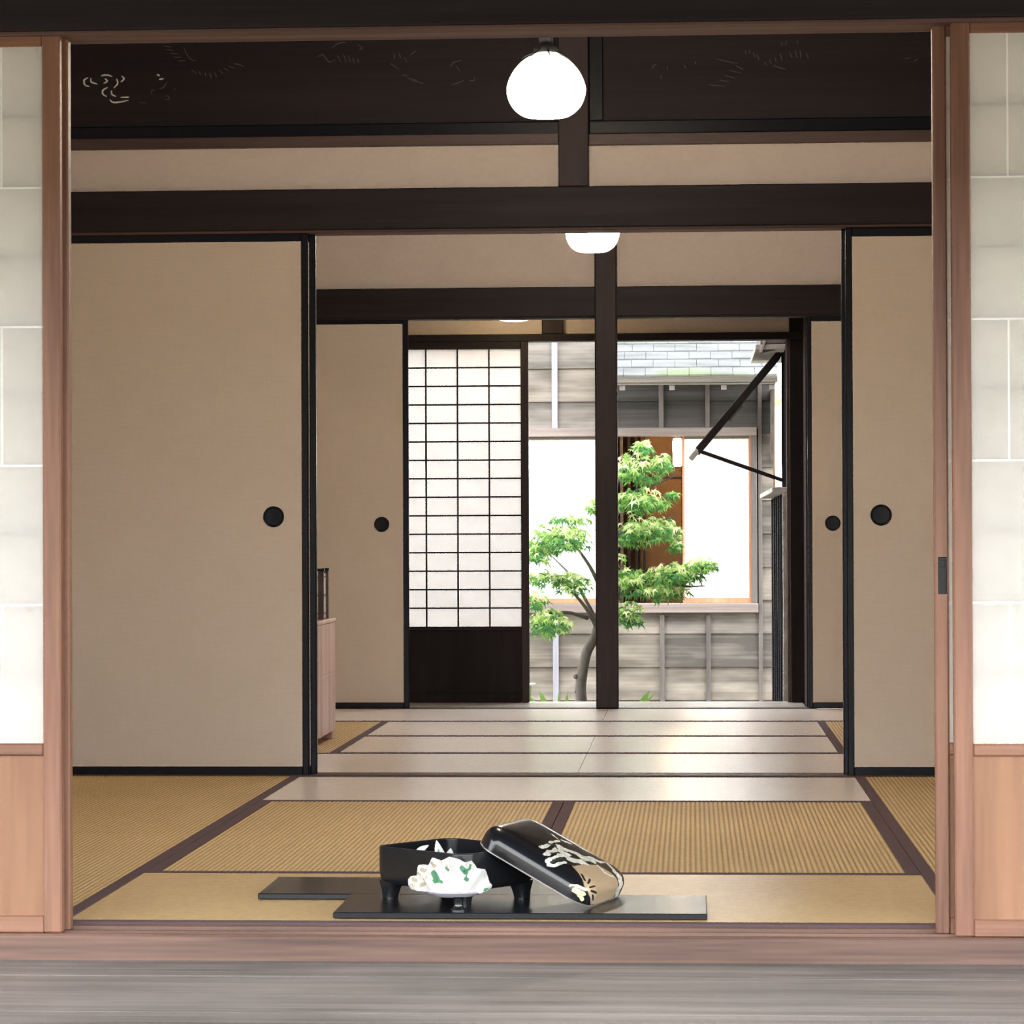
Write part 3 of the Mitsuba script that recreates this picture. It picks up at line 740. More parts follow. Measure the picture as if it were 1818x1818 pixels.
def lid_fn(p, n, uv):
    u, v = uv.x, uv.y
    wob = noise(u * 130, v * 130, 3.0) - 0.5
    c = mi.Color3f(0.006, 0.007, 0.009)
    g = mi.Float(0)
    for P in LID_GOLD:
        g = dr.maximum(g, poly_mask(u, v, P))
    c = mix(c, (0.42, 0.32, 0.20), g)
    for a, b_, r in LID_STEM:
        c = mix(c, (0.36, 0.28, 0.19), seg(u, v, a, b_, r))
    for a, b_, r in LID_PETALS:
        c = mix(c, (0.012, 0.012, 0.013), seg(u, v, a, b_, r))
    for a, b_, r in LID_FLAKE:
        c = mix(c, (0.80, 0.66, 0.34), seg(u + 0.003 * wob, v + 0.003 * wob, a, b_, r))
    for a, b_, r in LID_PINE:
        s = seg(u + 0.004 * wob, v + 0.004 * (noise(u * 130 + 9, v * 130, 1.0) - 0.5), a, b_, 1.3 * r)
        c = mix(c, mix((0.42, 0.45, 0.37), (0.86, 0.86, 0.80), noise(u * 260, v * 260, 5.0)), s)
    for a, b_, r in LID_HOLES:
        c = mix(c, (0.03, 0.045, 0.03), seg(u + 0.002 * wob, v, a, b_, r))
    return c


scene["lid_lacquer"] = {"type": "twosided", "bsdf": principled(proc(lid_fn), 0.16, clearcoat=0.15, clearcoat_gloss=0.95)}
inner = loft([ring(LA, LB, 0.044, i, z) for i, z in [(0.0005, 0.0002), (0.006, 0.0002), (0.006, 0.022), (0.010, 0.036), (0.02, 0.044), (0.05, 0.048), (0.112, 0.0495)]], False, True)
inner.invert()
inner.apply_transform(ML)
if np.linalg.det(ML[:3, :3]) < 0:
    inner.invert()
no, ni, nr_ = len(outer.vertices), len(inner.vertices), len(rings[0])
vv = np.vstack([outer.vertices, inner.vertices])
jf = [q for j in range(nr_) for q in ([j, no + j, (j + 1) % nr_], [(j + 1) % nr_, no + j, no + (j + 1) % nr_])]
ff = np.vstack([outer.faces, inner.faces + no, jf])
shell = trimesh.Trimesh(vv, ff, process=False)
if shell.volume < 0:
    shell.invert()
part(lid, "shell", shell, "lid_lacquer", True, uv=np.vstack([uvs, np.full((ni, 2), 9.0)]))
edge = loft([ring(LA, LB, 0.044, i, z) for i, z in [(0.004, 0.0012), (0.0, -0.0002), (-0.0012, 0.0008), (-0.0012, 0.0030), (0.0006, 0.0038)]], False, False)
edge.apply_transform(ML)
part(lid, "rim", edge, "pewter", 40, label="pale metal rim")

# ------------------------------------------------------------------ the fan-shaped dish
fan = thing("fan_dish", "white porcelain dish shaped as an open fan with green ivy, standing before the black box", "dish")
FO = [(470, 585), (490, 562), (556, 550), (575, 443), (592, 436), (680, 440), (690, 420), (722, 358), (742, 362), (810, 395), (900, 345), (1050, 405), (1120, 390), (1170, 470), (1255, 478),
      (1265, 505), (1287, 590), (1300, 620), (1325, 640), (1320, 672), (1275, 702), (1210, 728), (1060, 740), (950, 742), (800, 734), (660, 714), (560, 702), (498, 690), (472, 650)]
KS = 1 / 5080.0
FX, FY, FZ = 0.763, 0.092, 0.046
fp = Polygon([((x - 900) * KS, (742 - y) * KS) for x, y in FO])
flat = trimesh.creation.extrude_polygon(fp, 0.007, engine="earcut")
v, f = trimesh.remesh.subdivide_to_size(np.array(flat.vertices), np.array(flat.faces), 0.0035)
uvf = v[:, :2].copy()
ang = np.arctan2(v[:, 0], v[:, 1] + 0.045)
rad = np.hypot(v[:, 0], v[:, 1] + 0.045)
pleat = np.abs(((ang / 0.30 + 0.5) % 1.0) - 0.5) * 2
y = v[:, 2] - 0.0035 + 0.017 * (pleat - 0.5) * np.clip((rad - 0.05) / 0.06, 0, 1) + 1.5 * v[:, 0] ** 2 - 0.012 * np.clip(v[:, 1] / 0.08, 0, 1)
fm = trimesh.Trimesh(np.column_stack([v[:, 0] + FX, y + FY, v[:, 1] + FZ]), f, process=False)
fm.merge_vertices()
fm = trimesh.Trimesh(np.column_stack([v[:, 0] + FX, y + FY, v[:, 1] + FZ]), f, process=False)
fm.invert()


def kq(x, y):
    return ((x - 900) * KS, (742 - y) * KS)


IVY = [((735, 520), (770, 590), 34), ((770, 560), (745, 600), 26), ((800, 600), (815, 610), 14), ((1030, 470), (1060, 500), 30), ((1110, 440), (1095, 480), 16), ((1060, 575), (1075, 590), 20),
       ((1080, 520), (1062, 560), 7), ((1250, 690), (1270, 680), 16), ((860, 465), (885, 480), 12)]
GOLD = [((520, 590), (545, 605), 18), ((610, 480), (640, 500), 16), ((600, 650), (640, 630), 18), ((720, 410), (750, 440), 15), ((500, 640), (530, 655), 10), ((640, 580), (660, 560), 14), ((570, 520), (600, 540), 9), ((868, 440), (880, 490), 9)]


def fan_fn(p, n, uv):
    w1 = noise(uv.x * 420, uv.y * 420, 1.0) - 0.5
    c = mi.Color3f(0.50, 0.495, 0.48)
    for a, b_, r in GOLD:
        c = mix(c, (0.30, 0.245, 0.13), 0.85 * seg(uv.x + 0.003 * w1, uv.y + 0.003 * w1, kq(*a), kq(*b_), r * KS * 1.15))
    for a, b_, r in IVY:
        c = mix(c, (0.06, 0.20, 0.10), seg(uv.x + 0.0025 * w1, uv.y - 0.0025 * w1, kq(*a), kq(*b_), r * KS * 1.1))
    return c


scene["fan_porcelain"] = {"type": "twosided", "bsdf": principled(proc(fan_fn), 0.22, clearcoat=0.4)}
mat("porcelain", principled((0.66, 0.66, 0.65), 0.2, clearcoat=0.4))
mat("porcelain_grey", principled((0.20, 0.19, 0.22), 0.2, clearcoat=0.4))
part(fan, "bowl", fm, "fan_porcelain", False, uv=uvf)
base = revolve([(0.0, 0.0), (0.022, 0.0), (0.040, 0.003), (0.052, 0.009), (0.050, 0.011), (0.0, 0.011)], 40)
base.apply_scale([1.0, 0.26, 1.0])
part(fan, "base_plate", moved(base, FX + 0.006, FY, FZ - 0.006), "porcelain_grey", 40)
stem = revolve([(0.0, 0.0), (0.016, 0.0), (0.016, 0.003), (0.011, 0.007), (0.009, 0.013), (0.010, 0.024), (0.014, FZ - ZB - 0.004), (0.0, FZ - ZB - 0.004)], 28)
stem.apply_scale([1.0, 0.8, 1.0])
part(fan, "stem", moved(stem, FX + 0.016, FY, ZB), "lacquer_gloss", 40, label="dark glossy stem")


def petal(w, h, thick, lean):
    """A leaf-shaped porcelain piece standing up along z."""
    out = [(0, 0)] + [(w * math.sin(math.pi * t) ** 0.8 * (1 - 0.35 * t), h * t) for t in np.linspace(0.06, 0.94, 9)] + [(0, h)]
    pts = out + [(-x, z) for x, z in out[-2:0:-1]]
    m = trimesh.creation.extrude_polygon(Polygon(pts), thick, engine="earcut")
    v, f = trimesh.remesh.subdivide_to_size(np.array(m.vertices), np.array(m.faces), 0.006)
    bend = 5.0 * v[:, 0] ** 2
    m = trimesh.Trimesh(np.column_stack([v[:, 0] + lean * v[:, 1], v[:, 2] - bend, v[:, 1]]), f, process=False)
    return m


pc_ = thing("porcelain_leaves", "white porcelain leaf pair with green veins standing inside the open black box", "ornament")
px, py = 0.735, 0.300
part(pc_, "stand", moved(revolve([(0.0, 0.0), (0.016, 0.0), (0.014, 0.004), (0.004, 0.009), (0.004, 0.035), (0.0, 0.036)], 20), px, py, ZB + 0.0326), "porcelain", 40)
part(pc_, "leaf", moved(petal(0.013, 0.062, 0.003, -0.26), px - 0.002, py, ZB + 0.058), "porcelain")
part(pc_, "leaf", moved(petal(0.014, 0.046, 0.003, 0.20), px + 0.003, py - 0.004, ZB + 0.058), "porcelain")
mat("leaf_green", principled((0.13, 0.32, 0.18), 0.3))
part(pc_, "vein", moved(petal(0.004, 0.032, 0.002, -0.26), px - 0.006, py - 0.004, ZB + 0.070), "leaf_green", label="green vein")
part(pc_, "vein", moved(petal(0.003, 0.020, 0.002, 0.20), px + 0.006, py - 0.007, ZB + 0.068), "leaf_green", label="green vein")
pd_ = thing("porcelain_petal", "small curled white porcelain petal at the left inside the open black box", "ornament")
part(pd_, "stand", moved(revolve([(0.0, 0.0), (0.012, 0.0), (0.010, 0.004), (0.003, 0.008), (0.003, 0.048), (0.0, 0.049)], 20), 0.690, 0.296, ZB + 0.0326), "porcelain", 40)
pt = petal(0.007, 0.034, 0.004, 0.0)
pt.apply_transform(trimesh.transformations.rotation_matrix(math.radians(62), [0, 1, 0]))
part(pd_, "petal", moved(pt, 0.672, 0.292, ZB + 0.094), "porcelain")
part(pd_, "curl", moved(trimesh.creation.icosphere(2, 0.0085).apply_scale([1, 0.6, 1]), 0.677, 0.291, ZB + 0.089), "porcelain", True)

# ------------------------------------------------------------------ cabinet and paper lantern in the far room
cb = thing("cabinet", "small pinkish wooden chest half hidden behind the left black door frame", "cabinet")
cx0, cx1, cy0, cy1 = -0.56, -0.106, 4.68, 5.28
part(cb, "body", box(cx0, cx1, cy0, cy1, 0.028, 0.442, 0.004), "cabinet_wood")
part(cb, "top", box(cx0 - 0.006, cx1 + 0.006, cy0 - 0.008, cy1 + 0.008, 0.442, 0.456, 0.003), "cabinet_wood")
part(cb, "side_board", box(cx1, cx1 + 0.003, cy0 + 0.004, cy1 - 0.004, 0.255, 0.440, 0.001), "cabinet_wood")
part(cb, "side_board", box(cx1, cx1 + 0.003, cy0 + 0.004, cy1 - 0.004, 0.032, 0.252, 0.001), "cabinet_wood")
for i in range(2):
    d = part(cb, "drawer", box(cx0 + 0.015, cx1 - 0.015, cy0 - 0.010, cy0, 0.045 + 0.2 * i, 0.235 + 0.2 * i, 0.003), "cabinet_wood")
    part(d, "knob", moved(trimesh.creation.icosphere(2, 0.011), (cx0 + cx1) / 2, cy0 - 0.018, 0.14 + 0.2 * i), "iron", True)
for x in (cx0 + 0.03, cx1 - 0.022):
    for y_ in (cy0 + 0.05, cy1 - 0.04):
        part(cb, "foot", box(x - 0.02, x + 0.02, y_ - 0.03, y_ + 0.03, 0.0012, 0.028, 0.003), "cabinet_wood")
ln = thing("paper_lantern", "small square paper lantern with dark posts standing on the wooden chest", "lantern")
lx, ly, lz, lw, lh = -0.196, 5.11, 0.456, 0.14, 0.180
for sx in (-1, 1):
    for sy in (-1, 1):
        part(ln, "post", box(lx + sx * lw / 2 - 0.010, lx + sx * lw / 2 + 0.010, ly + sy * lw / 2 - 0.010, ly + sy * lw / 2 + 0.010, lz, lz + lh, 0.001), "beam_brown")
        part(ln, "cap", box(lx + sx * lw / 2 - 0.013, lx + sx * lw / 2 + 0.013, ly + sy * lw / 2 - 0.013, ly + sy * lw / 2 + 0.013, lz + lh, lz + lh + 0.010, 0.001), "lacquer_frame")
for s in (-1, 1):
    part(ln, "paper", box(lx - lw / 2 + 0.01, lx + lw / 2 - 0.01, ly + s * lw / 2 - 0.001, ly + s * lw / 2 + 0.001, lz + 0.004, lz + lh - 0.01), "porcelain")
    part(ln, "paper", box(lx + s * lw / 2 - 0.001, lx + s * lw / 2 + 0.001, ly - lw / 2 + 0.01, ly + lw / 2 - 0.01, lz + 0.004, lz + lh - 0.01), "porcelain")
    for k in range(3):
        z = lz + 0.022 + 0.068 * k
        part(ln, "bar", box(lx - lw / 2, lx + lw / 2, ly + s * (lw / 2 + 0.003) - 0.002, ly + s * (lw / 2 + 0.003) + 0.002, z - 0.002, z + 0.002), "beam_brown")
        part(ln, "bar", box(lx + s * (lw / 2 + 0.003) - 0.002, lx + s * (lw / 2 + 0.003) + 0.002, ly - lw / 2, ly + lw / 2, z - 0.002, z + 0.002), "beam_brown")
# ------------------------------------------------------------------ the house across the courtyard
EY = 11.6
eh = thing("boarded_house", "weathered grey boarded house across the courtyard with lit paper windows", "house")
courses = [-0.56, -0.4105, -0.2135, -0.016, 0.1815, 0.379, 0.5765, 0.774, 0.9715, 1.169, 1.3665, 1.564, 1.7615, 1.959, 2.16, 2.36]
wx0, wx1, wz0, wz1 = -0.62, 1.640, 0.304, 1.404       # the window frame
part(eh, "core_wall", cat([box(-2.5, wx0, EY + 0.03, EY + 0.09, -0.56, 3.1), box(wx1, 1.735, EY + 0.03, EY + 0.09, -0.56, 2.05), box(wx0, wx1, EY + 0.03, EY + 0.09, -0.56, wz0), box(wx0, wx1, EY + 0.03, EY + 0.09, wz1, 2.05),
                           box(-2.5, 0.80, EY + 0.03, EY + 0.09, 2.05, 3.1)]), "inside_dark")
splits = [-1.6, -0.55, 0.105, 0.44, 0.78, 1.075, 1.349, 1.655, 1.737]


def lap_board(x0, x1, z0, z1, m):
    p = [(x0, EY + 0.004, z0), (x1, EY + 0.004, z0), (x1, EY + 0.028, z0), (x0, EY + 0.028, z0), (x0, EY + 0.018, z1 + 0.012), (x1, EY + 0.018, z1 + 0.012), (x1, EY + 0.030, z1 + 0.012), (x0, EY + 0.030, z1 + 0.012)]
    return part(eh, "board", hull(p), m)


tones = ["weathered_x", "weathered_pale_x", "weathered_x", "weathered_dark_x"]
for k in range(len(courses) - 1):
    z0, z1 = courses[k], courses[k + 1]
    for i in range(len(splits) - 1):
        x0, x1 = splits[i], splits[i + 1]
        if x0 >= 0.78 and z0 > 1.90:
            continue
        m = "weathered_eave_shade_x" if z0 > 1.3 and x0 >= 0.78 else tones[1 if (k in (2, 3, 4) and i < 5) else (k * 5 + i * 3) % 3]
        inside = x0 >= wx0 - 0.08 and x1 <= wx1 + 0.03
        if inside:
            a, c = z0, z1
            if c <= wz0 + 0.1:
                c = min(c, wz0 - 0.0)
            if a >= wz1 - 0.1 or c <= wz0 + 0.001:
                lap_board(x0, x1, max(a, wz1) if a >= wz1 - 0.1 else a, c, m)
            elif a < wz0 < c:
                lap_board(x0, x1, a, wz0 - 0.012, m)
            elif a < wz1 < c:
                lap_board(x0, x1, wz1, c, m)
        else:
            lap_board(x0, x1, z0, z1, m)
for x, m, w in ((-0.55, "weathered_z", 0.03), (0.105, "weathered_z", 0.026), (0.442, "pale_batten", 0.034), (0.78, "weathered_z", 0.026), (1.075, "weathered_z", 0.028), (1.349, "weathered_z", 0.026), (1.658, "weathered_z", 0.024)):
    full = x > wx1
    for a, c in ([(-0.56, 2.02)] if full else [(-0.56, wz0 - 0.010), (wz1, 2.02 if x > 0.7 else 3.0)]):
        part(eh, "batten", box(x - w / 2, x + w / 2, EY - 0.012, EY + 0.006, a, c, 0.002), m)
wf = part(eh, "window_frame", cat([box(wx0, wx1, EY - 0.03, EY + 0.06, 1.354, 1.404, 0.003), box(wx0, wx1 + 0.004, EY - 0.045, EY + 0.06, 0.306, 0.362, 0.003)]), "pale_frame_x")
part(eh, "window_frame", cat([box(1.604, wx1, EY - 0.025, EY + 0.06, 0.362, 1.354, 0.003), box(wx0, wx0 + 0.036, EY - 0.025, EY + 0.06, 0.362, 1.354, 0.003)]), "weathered_z")


def window_screen(x0, x1):
    pn = part(eh, "paper_window", box(x0 + 0.010, x1 - 0.010, EY + 0.010, EY + 0.014, 0.385, 1.340), "shoji_seam", label="blank white paper window screen")
    for a in (x0, x1 - 0.012):
        part(pn, "stile", box(a, a + 0.012, EY + 0.0, EY + 0.022, 0.364, 1.352), "orange_wood")
    part(pn, "bottom_rail", box(x0 + 0.012, x1 - 0.012, EY + 0.0, EY + 0.022, 0.364, 0.392), "orange_wood")
    part(pn, "top_rail", box(x0 + 0.012, x1 - 0.012, EY + 0.0, EY + 0.022, 1.338, 1.352), "eave_wood")


window_screen(1.198, 1.604)
window_screen(0.20, 0.74)
window_screen(-0.16, 0.21)
window_screen(-0.58, -0.15)
# its lit room
part(eh, "inner_wall", cat([box(-2.4, 1.72, 13.2, 13.26, -0.56, 2.0), box(-2.46, -2.4, EY + 0.1, 13.2, -0.56, 2.0), box(1.69, 1.75, EY + 0.1, 13.2, -0.56, 2.0), box(0.93, 1.19, 12.4, 12.46, 0.1, 2.0)]), "ochre_plaster")
part(eh, "inner_floor", box(-2.4, 1.72, EY + 0.1, 13.2, -0.1, 0.0), "sill_wood")
part(eh, "inner_ceiling", box(-2.4, 1.72, EY + 0.1, 13.2, 1.95, 2.0), "ceiling_wood")
part(eh, "inner_rail", box(1.0, 1.30, 12.36, 12.40, 1.125, 1.145), "chestnut_wood")
for i in range(6):
    x = 0.72 + 0.046 * i
    part(eh, "slat", box(x, x + 0.018, 12.30, 12.33, 0.2, 1.9), "pale_frame_x" if i in (1, 2) else "inside_dark")
lk = part(eh, "inner_lamp", moved(revolve([(0.0, 0.0), (0.022, 0.0), (0.028, 0.01), (0.029, 0.15), (0.024, 0.17), (0.0, 0.17)], 24), 1.168, 11.85, 1.18), "shoji_seam", True, label="upright glowing white lamp")
scene[lk]["emitter"] = {"type": "area", "radiance": {"type": "rgb", "value": [LAMP_E, LAMP_E * 0.72, LAMP_E * 0.42]}}
part(eh, "lamp_cord", tube([(1.168, 11.85, 1.35), (1.168, 11.85, 1.95)], 0.003, 6), "iron")
# its low roof at the right
rf = part(eh, "roof_deck", hull([(0.74, 11.0, 1.652), (1.742, 11.0, 1.648), (0.74, 11.0, 1.672), (1.742, 11.0, 1.668), (0.74, 12.3, 2.235), (1.742, 12.3, 2.231), (0.74, 12.3, 2.255), (1.742, 12.3, 2.251)]), "weathered_dark_x")
for r in range(11):
    y0 = 10.985 + 0.118 * r
    n = 8
    for i in range(n):
        x0 = 0.74 + (1.004 / n) * (i + (0.35 if r % 2 else 0))
        x1 = min(x0 + 1.004 / n - 0.002, 1.746)
        h = 0.449
        zz = 1.676 + h * (y0 - 10.985)
        t = 0.009 + 0.004 * rng.random()
        part(rf, "shingle", hull([(x, y_, z) for x in (x0, x1) for y_, z in ((y0, zz), (y0, zz + t), (y0 + 0.16, zz + 0.16 * h - 0.006), (y0 + 0.16, zz + 0.16 * h + 0.002))]), "roof_shingle")
part(eh, "fascia", box(0.74, 1.745, 10.985, 11.005, 1.640, 1.676, 0.002), "eave_wood")
part(eh, "eave_lath", box(0.74, 1.735, 10.992, 11.02, 1.628, 1.641, 0.001), "eave_wood")
for x in (0.858, 1.143, 1.44, 1.715):
    part(eh, "rafter", hull([(x + s * 0.016, y_, z) for s in (-1, 1) for y_, z in ((11.0, 1.598), (11.0, 1.632), (11.62, 1.876), (11.62, 1.910))]), "weathered_z")
part(eh, "bracket", hull([(1.72, y_, z) for y_, z in ((11.60, 1.20), (11.60, 1.62), (11.25, 1.62), (11.52, 1.42))] + [(1.738, y_, z) for y_, z in ((11.60, 1.20), (11.60, 1.62), (11.25, 1.62), (11.52, 1.42))]), "weathered_z")

# ------------------------------------------------------------------ the annex at the right of the courtyard, its propped shutter
an = thing("annex_wall", "dark slatted side wall with a pale sill at the right of the courtyard", "wall", kind="structure")
part(an, "core", box(1.722, 1.76, DY + 0.08, 10.42, -0.56, 0.965), "inside_dark")
part(an, "upper_board", box(1.702, 1.76, DY + 0.08, 8.86, 0.99, 2.0), "annex_black")
for i in range(38):
    y0 = 8.14 + 0.06 * i
    part(an, "slat", box(1.690, 1.722, y0, y0 + 0.034, -0.56, 0.962, 0.002), "weathered_eave_shade_x" if i % 6 == 0 else "annex_black")
part(an, "post", box(1.680, 1.698, 8.06, 8.085, -0.56, 0.962, 0.002), "annex_pale")
part(an, "sill", box(1.630, 1.76, 8.06, 10.45, 0.966, 0.990, 0.003), "annex_pale")
sh = thing("awning_shutter", "dark board shutter propped open with a slim rod at the right of the courtyard", "shutter")
hA, hB = np.array([1.700, 8.55, 1.672]), np.array([1.283, 8.55, 1.180])
d_ = (hB - hA) / np.linalg.norm(hB - hA)
for i in range(4):
    q = np.array([0, 0.155 * i, 0])
    part(sh, "board", bar(hA + q + [0, 0.077, 0], hB + q + [0, 0.077, 0], 0.152, 0.022, 0.002, up=(0.76, 0, -0.65)), "annex_black")
part(sh, "end_cap", bar(hB + [0, -0.012, 0] - d_ * 0.004, hB + [0, -0.012, 0] + d_ * 0.058, 0.030, 0.026, 0.003, up=(0.76, 0, -0.65)), "annex_pale", label="pale end of the shutter's rail")
part(sh, "rail", bar(hA + [0, -0.012, 0], hB + [0, -0.012, 0], 0.030, 0.032, 0.003, up=(0.76, 0, -0.65)), "black_brown_wood")
mid = hA + (hB - hA) * 0.60
part(sh, "cleat", bar(mid - d_ * 0.05 + np.array([0.020, 0.04, -0.017]), mid + d_ * 0.05 + np.array([0.020, 0.04, -0.017]), 0.03, 0.012, 0.002, up=(0.76, 0, -0.65)), "annex_pale")
part(sh, "prop_rod", tube([(1.285, 8.53, 1.178), (1.698, 8.53, 1.030)], 0.0095, 10), "black_brown_wood", True)
ae = thing("annex_eave", "small layered eave corner with a pale drip edge above the propped shutter", "eave", kind="structure")
for i in range(3):
    part(ae, "shingle", box(1.560 + 0.014 * i + (0.010 if i == 1 else 0), 1.80, 8.28, 9.4, 1.655 + 0.026 * i, 1.679 + 0.026 * i, 0.003), "annex_pale" if i == 0 else "weathered_x")
part(ae, "drip_edge", bar((1.585, 8.275, 1.640), (1.625, 8.275, 1.745), 0.012, 0.012, 0.001), "annex_pale")
part(ae, "soffit", box(1.59, 1.80, 8.29, 9.4, 1.700, 1.77, 0.002), "weathered_x")
part(ae, "rafter", hull([(x, y_, z) for y_ in (8.30, 8.36) for x, z in ((1.585, 1.640), (1.72, 1.668), (1.585, 1.658), (1.72, 1.76))]), "weathered_x")

# ------------------------------------------------------------------ garden: maple, broad-leaved plants, far shrub
R = np.random.default_rng(11)
tree = thing("maple_tree", "young green maple in the courtyard, its crook trunk partly behind the post", "tree")


def T3(x, z, y=9.7):
    return np.array([x, y, z])


trunk = smooth_path([T3(0.69, -0.60), T3(0.672, -0.35), T3(0.664, -0.12), T3(0.662, -0.02), T3(0.690, 0.135), T3(0.735, 0.225), T3(0.760, 0.33, 9.72), T3(0.77, 0.50, 9.74), T3(0.79, 0.75, 9.76), T3(0.83, 0.98, 9.74), T3(0.93, 1.16, 9.70), T3(1.0, 1.27, 9.68)], 7)
tr = np.interp(np.linspace(0, 1, len(trunk)), [0, 0.3, 0.5, 0.75, 1.0], [0.034, 0.029, 0.024, 0.012, 0.004])
part(tree, "trunk", tube(trunk, tr, 12), "bark", True)
for z, x, s in ((0.02, 0.635, 0.014), (-0.06, 0.638, 0.010)):
    part(tree, "knot", moved(trimesh.creation.icosphere(2, s), x, 9.69, z), "bark", True)
br = [[T3(0.755, 0.26), T3(0.70, 0.37, 9.66), T3(0.63, 0.46, 9.62), T3(0.56, 0.53, 9.58), T3(0.45, 0.57, 9.55)],
      [T3(0.752, 0.30), T3(0.68, 0.44, 9.72), T3(0.61, 0.55, 9.78), T3(0.50, 0.66, 9.84)],
      [T3(0.70, 0.33, 9.68), T3(0.60, 0.36, 9.6), T3(0.50, 0.36, 9.52), T3(0.42, 0.35, 9.46)],
      [T3(0.77, 0.48, 9.74), T3(0.70, 0.62, 9.72), T3(0.60, 0.74, 9.70), T3(0.45, 0.82, 9.66)],
      [T3(0.77, 0.40, 9.73), T3(0.92, 0.48, 9.68), T3(1.10, 0.55, 9.62), T3(1.28, 0.60, 9.58), T3(1.39, 0.595, 9.56)],
      [T3(0.79, 0.72, 9.76), T3(0.92, 0.80, 9.72), T3(1.06, 0.84, 9.66), T3(1.16, 0.86, 9.62)],
      [T3(0.81, 0.90, 9.75), T3(0.94, 0.99, 9.72), T3(1.08, 1.04, 9.66), T3(1.17, 1.08, 9.62)],
      [T3(0.90, 1.12, 9.71), T3(1.02, 1.17, 9.66), T3(1.14, 1.18, 9.62)],
      [T3(1.10, 0.55, 9.62), T3(1.20, 0.50, 9.58), T3(1.32, 0.50, 9.55)]]
for q in br:
    p = smooth_path(q, 6)
    part(tree, "branch", tube(p, np.linspace(0.012, 0.0025, len(p)), 7), "bark", True)


def maple_mesh(s, lobes, droop):
    """A palmate leaf of size s, in the xy plane, tip along +x."""
    v, f = [(0.0, 0.0, 0.0)], []
    spread = math.radians(125)
    pts = []
    for i in range(lobes):
        a = -spread + 2 * spread * i / (lobes - 1)
        L = s * (1.0 - 0.42 * abs(a / spread) ** 1.3)
        if i:
            am = a - spread / (lobes - 1)
            pts.append((am, s * 0.30))
        pts.append((a - 0.13, L * 0.55))
        pts.append((a, L))
        pts.append((a + 0.13, L * 0.55))
    for a, L in pts:
        v.append((L * math.cos(a), L * math.sin(a), -droop * (L / s) ** 2 * s))
    for i in range(1, len(pts)):
        f.append([0, i, i + 1])
    return trimesh.Trimesh(np.array(v), np.array(f), process=False)


variants = [maple_mesh(1.0, 5, 0.25), maple_mesh(1.0, 7, 0.40), maple_mesh(1.0, 5, 0.55)]
#           centre x, y, z   half sizes x, y, z    count
clumps = [(0.50, 9.50, 0.315, 0.125, 0.20, 0.080, 150), (0.43, 9.48, 0.44, 0.08, 0.16, 0.06, 46),
          (0.54, 9.60, 0.76, 0.20, 0.20, 0.085, 210), (0.44, 9.55, 0.68, 0.09, 0.16, 0.06, 60), (0.60, 9.65, 0.855, 0.13, 0.14, 0.03, 40),
          (0.52, 9.62, 0.545, 0.19, 0.20, 0.045, 110), (0.63, 9.62, 0.50, 0.10, 0.16, 0.05, 50),
          (0.97, 9.66, 1.13, 0.15, 0.16, 0.095, 150), (1.00, 9.66, 1.235, 0.06, 0.10, 0.05, 34), (1.10, 9.62, 1.15, 0.07, 0.12, 0.05, 40),
          (0.98, 9.66, 0.95, 0.16, 0.18, 0.075, 150), (1.08, 9.62, 0.80, 0.13, 0.18, 0.075, 130), (0.95, 9.68, 0.79, 0.13, 0.18, 0.08, 120), (1.17, 9.6, 0.72, 0.05, 0.1, 0.05, 24), (1.15, 9.60, 0.98, 0.04, 0.08, 0.03, 14),
          (1.16, 9.60, 0.565, 0.17, 0.18, 0.060, 170), (1.30, 9.56, 0.61, 0.09, 0.14, 0.045, 70), (1.10, 9.60, 0.475, 0.14, 0.16, 0.05, 90),
          (0.94, 9.66, 0.52, 0.10, 0.16, 0.08, 80), (0.92, 9.64, 0.36, 0.085, 0.14, 0.075, 80), (0.83, 9.70, 0.60, 0.10, 0.14, 0.20, 60), (0.80, 9.68, 0.95, 0.07, 0.12, 0.12, 40), (0.74, 9.62, 0.93, 0.045, 0.08, 0.05, 16)]
leaves = []
for cx, cy, cz, hx, hy, hz, cnt in clumps:
    for _ in range(int(cnt * 1.45)):
        d = R.normal(size=3)
        d *= R.random() ** 0.45 / np.linalg.norm(d)
        p = np.array([cx + d[0] * hx, cy + d[1] * hy, cz + d[2] * hz - 0.25 * hz * (d[0] ** 2 + d[1] ** 2)])
        s = R.uniform(0.028, 0.048)
        az = math.atan2(d[1] - 0.25, d[0]) + R.normal() * 0.9
        pitch = R.uniform(0.1, 1.0)
        roll = R.normal() * 0.35
        M = trimesh.transformations.euler_matrix(roll, pitch, az, "sxyz")
        M[:3, :3] *= s
        M[:3, 3] = p
        lit_tone = int(R.choice([0, 1, 2, 3], p=[0.26, 0.26, 0.08, 0.40] if d[2] > 0.1 else [0.36, 0.06, 0.55, 0.03]))  # highlights on clump tops and shadow beneath painted by leaf colour
        leaves.append((p[1] - 3 * s, int(R.integers(3)), lit_tone, M))
leaves.sort(key=lambda q: q[0])
ply_of = {(k, c): mikit.ply(variants[k], f"maple_leaf_{c}", False) for k in range(3) for c in range(4)}
for _, k, c, M in leaves[:300]:
    key = numbered("maple_tree__leaf") if "maple_tree__leaf" not in scene else None
    key = key or f"maple_tree__leaf_{len([1 for q in scene if q.startswith('maple_tree__leaf')]):03d}"
    scene[key] = {**ply_of[k, c], "to_world": T(M.tolist())}
for c in range(4):
    rest = []
    for _, k, cc, M in leaves[300:]:
        if cc == c:
            m = variants[k].copy()
            m.apply_transform(M)
            rest.append(m)
    part(tree, "foliage", cat(rest), f"maple_leaf_{c}", kind="stuff")


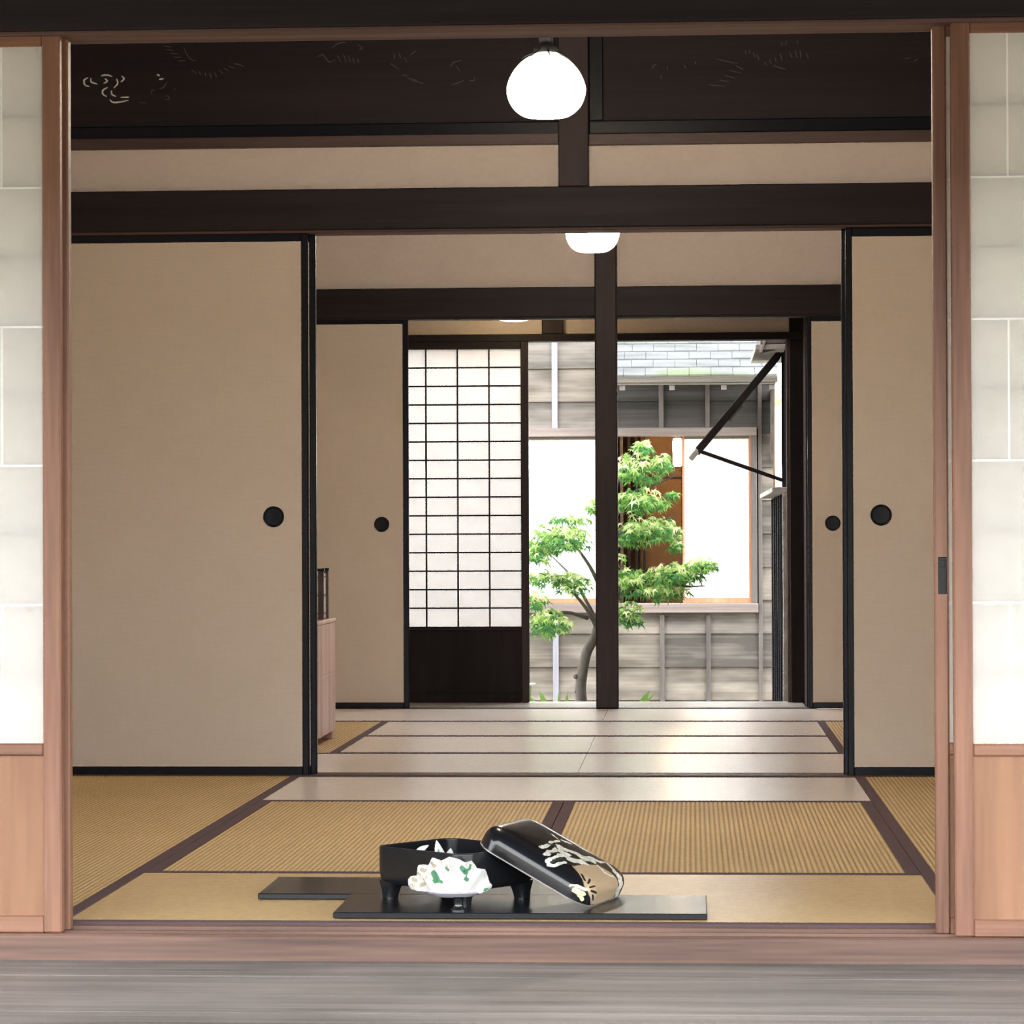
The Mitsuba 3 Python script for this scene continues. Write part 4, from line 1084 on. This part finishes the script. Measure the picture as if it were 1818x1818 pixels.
def broad_leaf(base, tip, w, sag, n=9):
    base, tip = np.array(base, float), np.array(tip, float)
    d = tip - base
    side = np.cross(d, [0.25, -1, 0.2])
    side /= np.linalg.norm(side)
    v, f = [], []
    for i in range(n):
        t = i / (n - 1)
        c = base + d * t + np.array([0, 0, sag * math.sin(math.pi * t)])
        k = w * (0.12 + 0.88 * math.sin(math.pi * min(1, max(0, (t - 0.15) / 0.85))) ** 0.7) if t < 1 else 0.0005
        v += [c - side * k, c + np.array([0, 0, -0.25 * k]), c + side * k]
    for i in range(n - 1):
        a = 3 * i
        f += [[a, a + 1, a + 4], [a, a + 4, a + 3], [a + 1, a + 2, a + 5], [a + 1, a + 5, a + 4]]
    return trimesh.Trimesh(np.array(v), np.array(f), process=False)


def leafy_plant(x, y, label, tips):
    t = thing("broadleaf_plant", label, "plant")
    part(t, "crown", moved(trimesh.creation.icosphere(2, 0.03).apply_scale([1, 1, 0.5]), x, y, -0.545), "bark", True)
    for tx, ty, tz, w, s in tips:
        part(t, "leaf", broad_leaf((x + 0.02 * (tx - x), y, -0.54), (tx, ty, tz), w, s), "broad_leaf", True)
    return t


pl = leafy_plant(0.56, 9.1, "broad-leaved green plant at the foot of the maple, behind the latticed door", [(0.435, 9.0, -0.055, 0.022, 0.10), (0.47, 9.15, -0.03, 0.016, 0.12), (0.62, 9.05, -0.03, 0.020, 0.02), (0.66, 9.1, -0.09, 0.018, 0.06), (0.57, 9.2, -0.02, 0.010, 0.05), (0.42, 9.2, -0.20, 0.02, 0.1)])
leafy_plant(0.84, 9.1, "bright broad leaf poking up beside the foot of the central post", [(1.035, 9.05, -0.020, 0.026, 0.06), (1.06, 9.1, -0.035, 0.008, 0.08), (0.78, 9.0, -0.12, 0.02, 0.06)])
fl = thing("white_flower", "small white blossom beside the edge of the latticed door", "flower")
part(fl, "stalk", tube([(0.43, 9.12, -0.56), (0.42, 9.12, -0.25), (0.428, 9.12, 0.0)], 0.003, 6), "broad_leaf", True)
for i in range(5):
    a = 2 * math.pi * i / 5
    e = trimesh.creation.icosphere(2, 0.013).apply_scale([1, 1, 0.5])
    part(fl, "petal", moved(e, 0.430 + 0.012 * math.cos(a), 9.12 + 0.012 * math.sin(a), 0.008), "petal_white", True)
bs = thing("far_tree", "far slim green tree glimpsed between the boarded house and the annex wall", "tree")
blob = trimesh.creation.icosphere(4, 1.0)
v = np.array(blob.vertices)
v *= (0.75 + 0.5 * meshkit.fbm(v * 3.0 + 5, 4, 3))[:, None]
part(bs, "foliage", trimesh.Trimesh(v * [0.09, 0.12, 0.10] + [1.87, 16.0, 1.83], blob.faces, process=False), "maple_leaf_3", False)
part(bs, "stem", tube([(1.80, 16.0, -0.6), (1.81, 16.0, 1.75)], 0.02, 8), "bark", True)
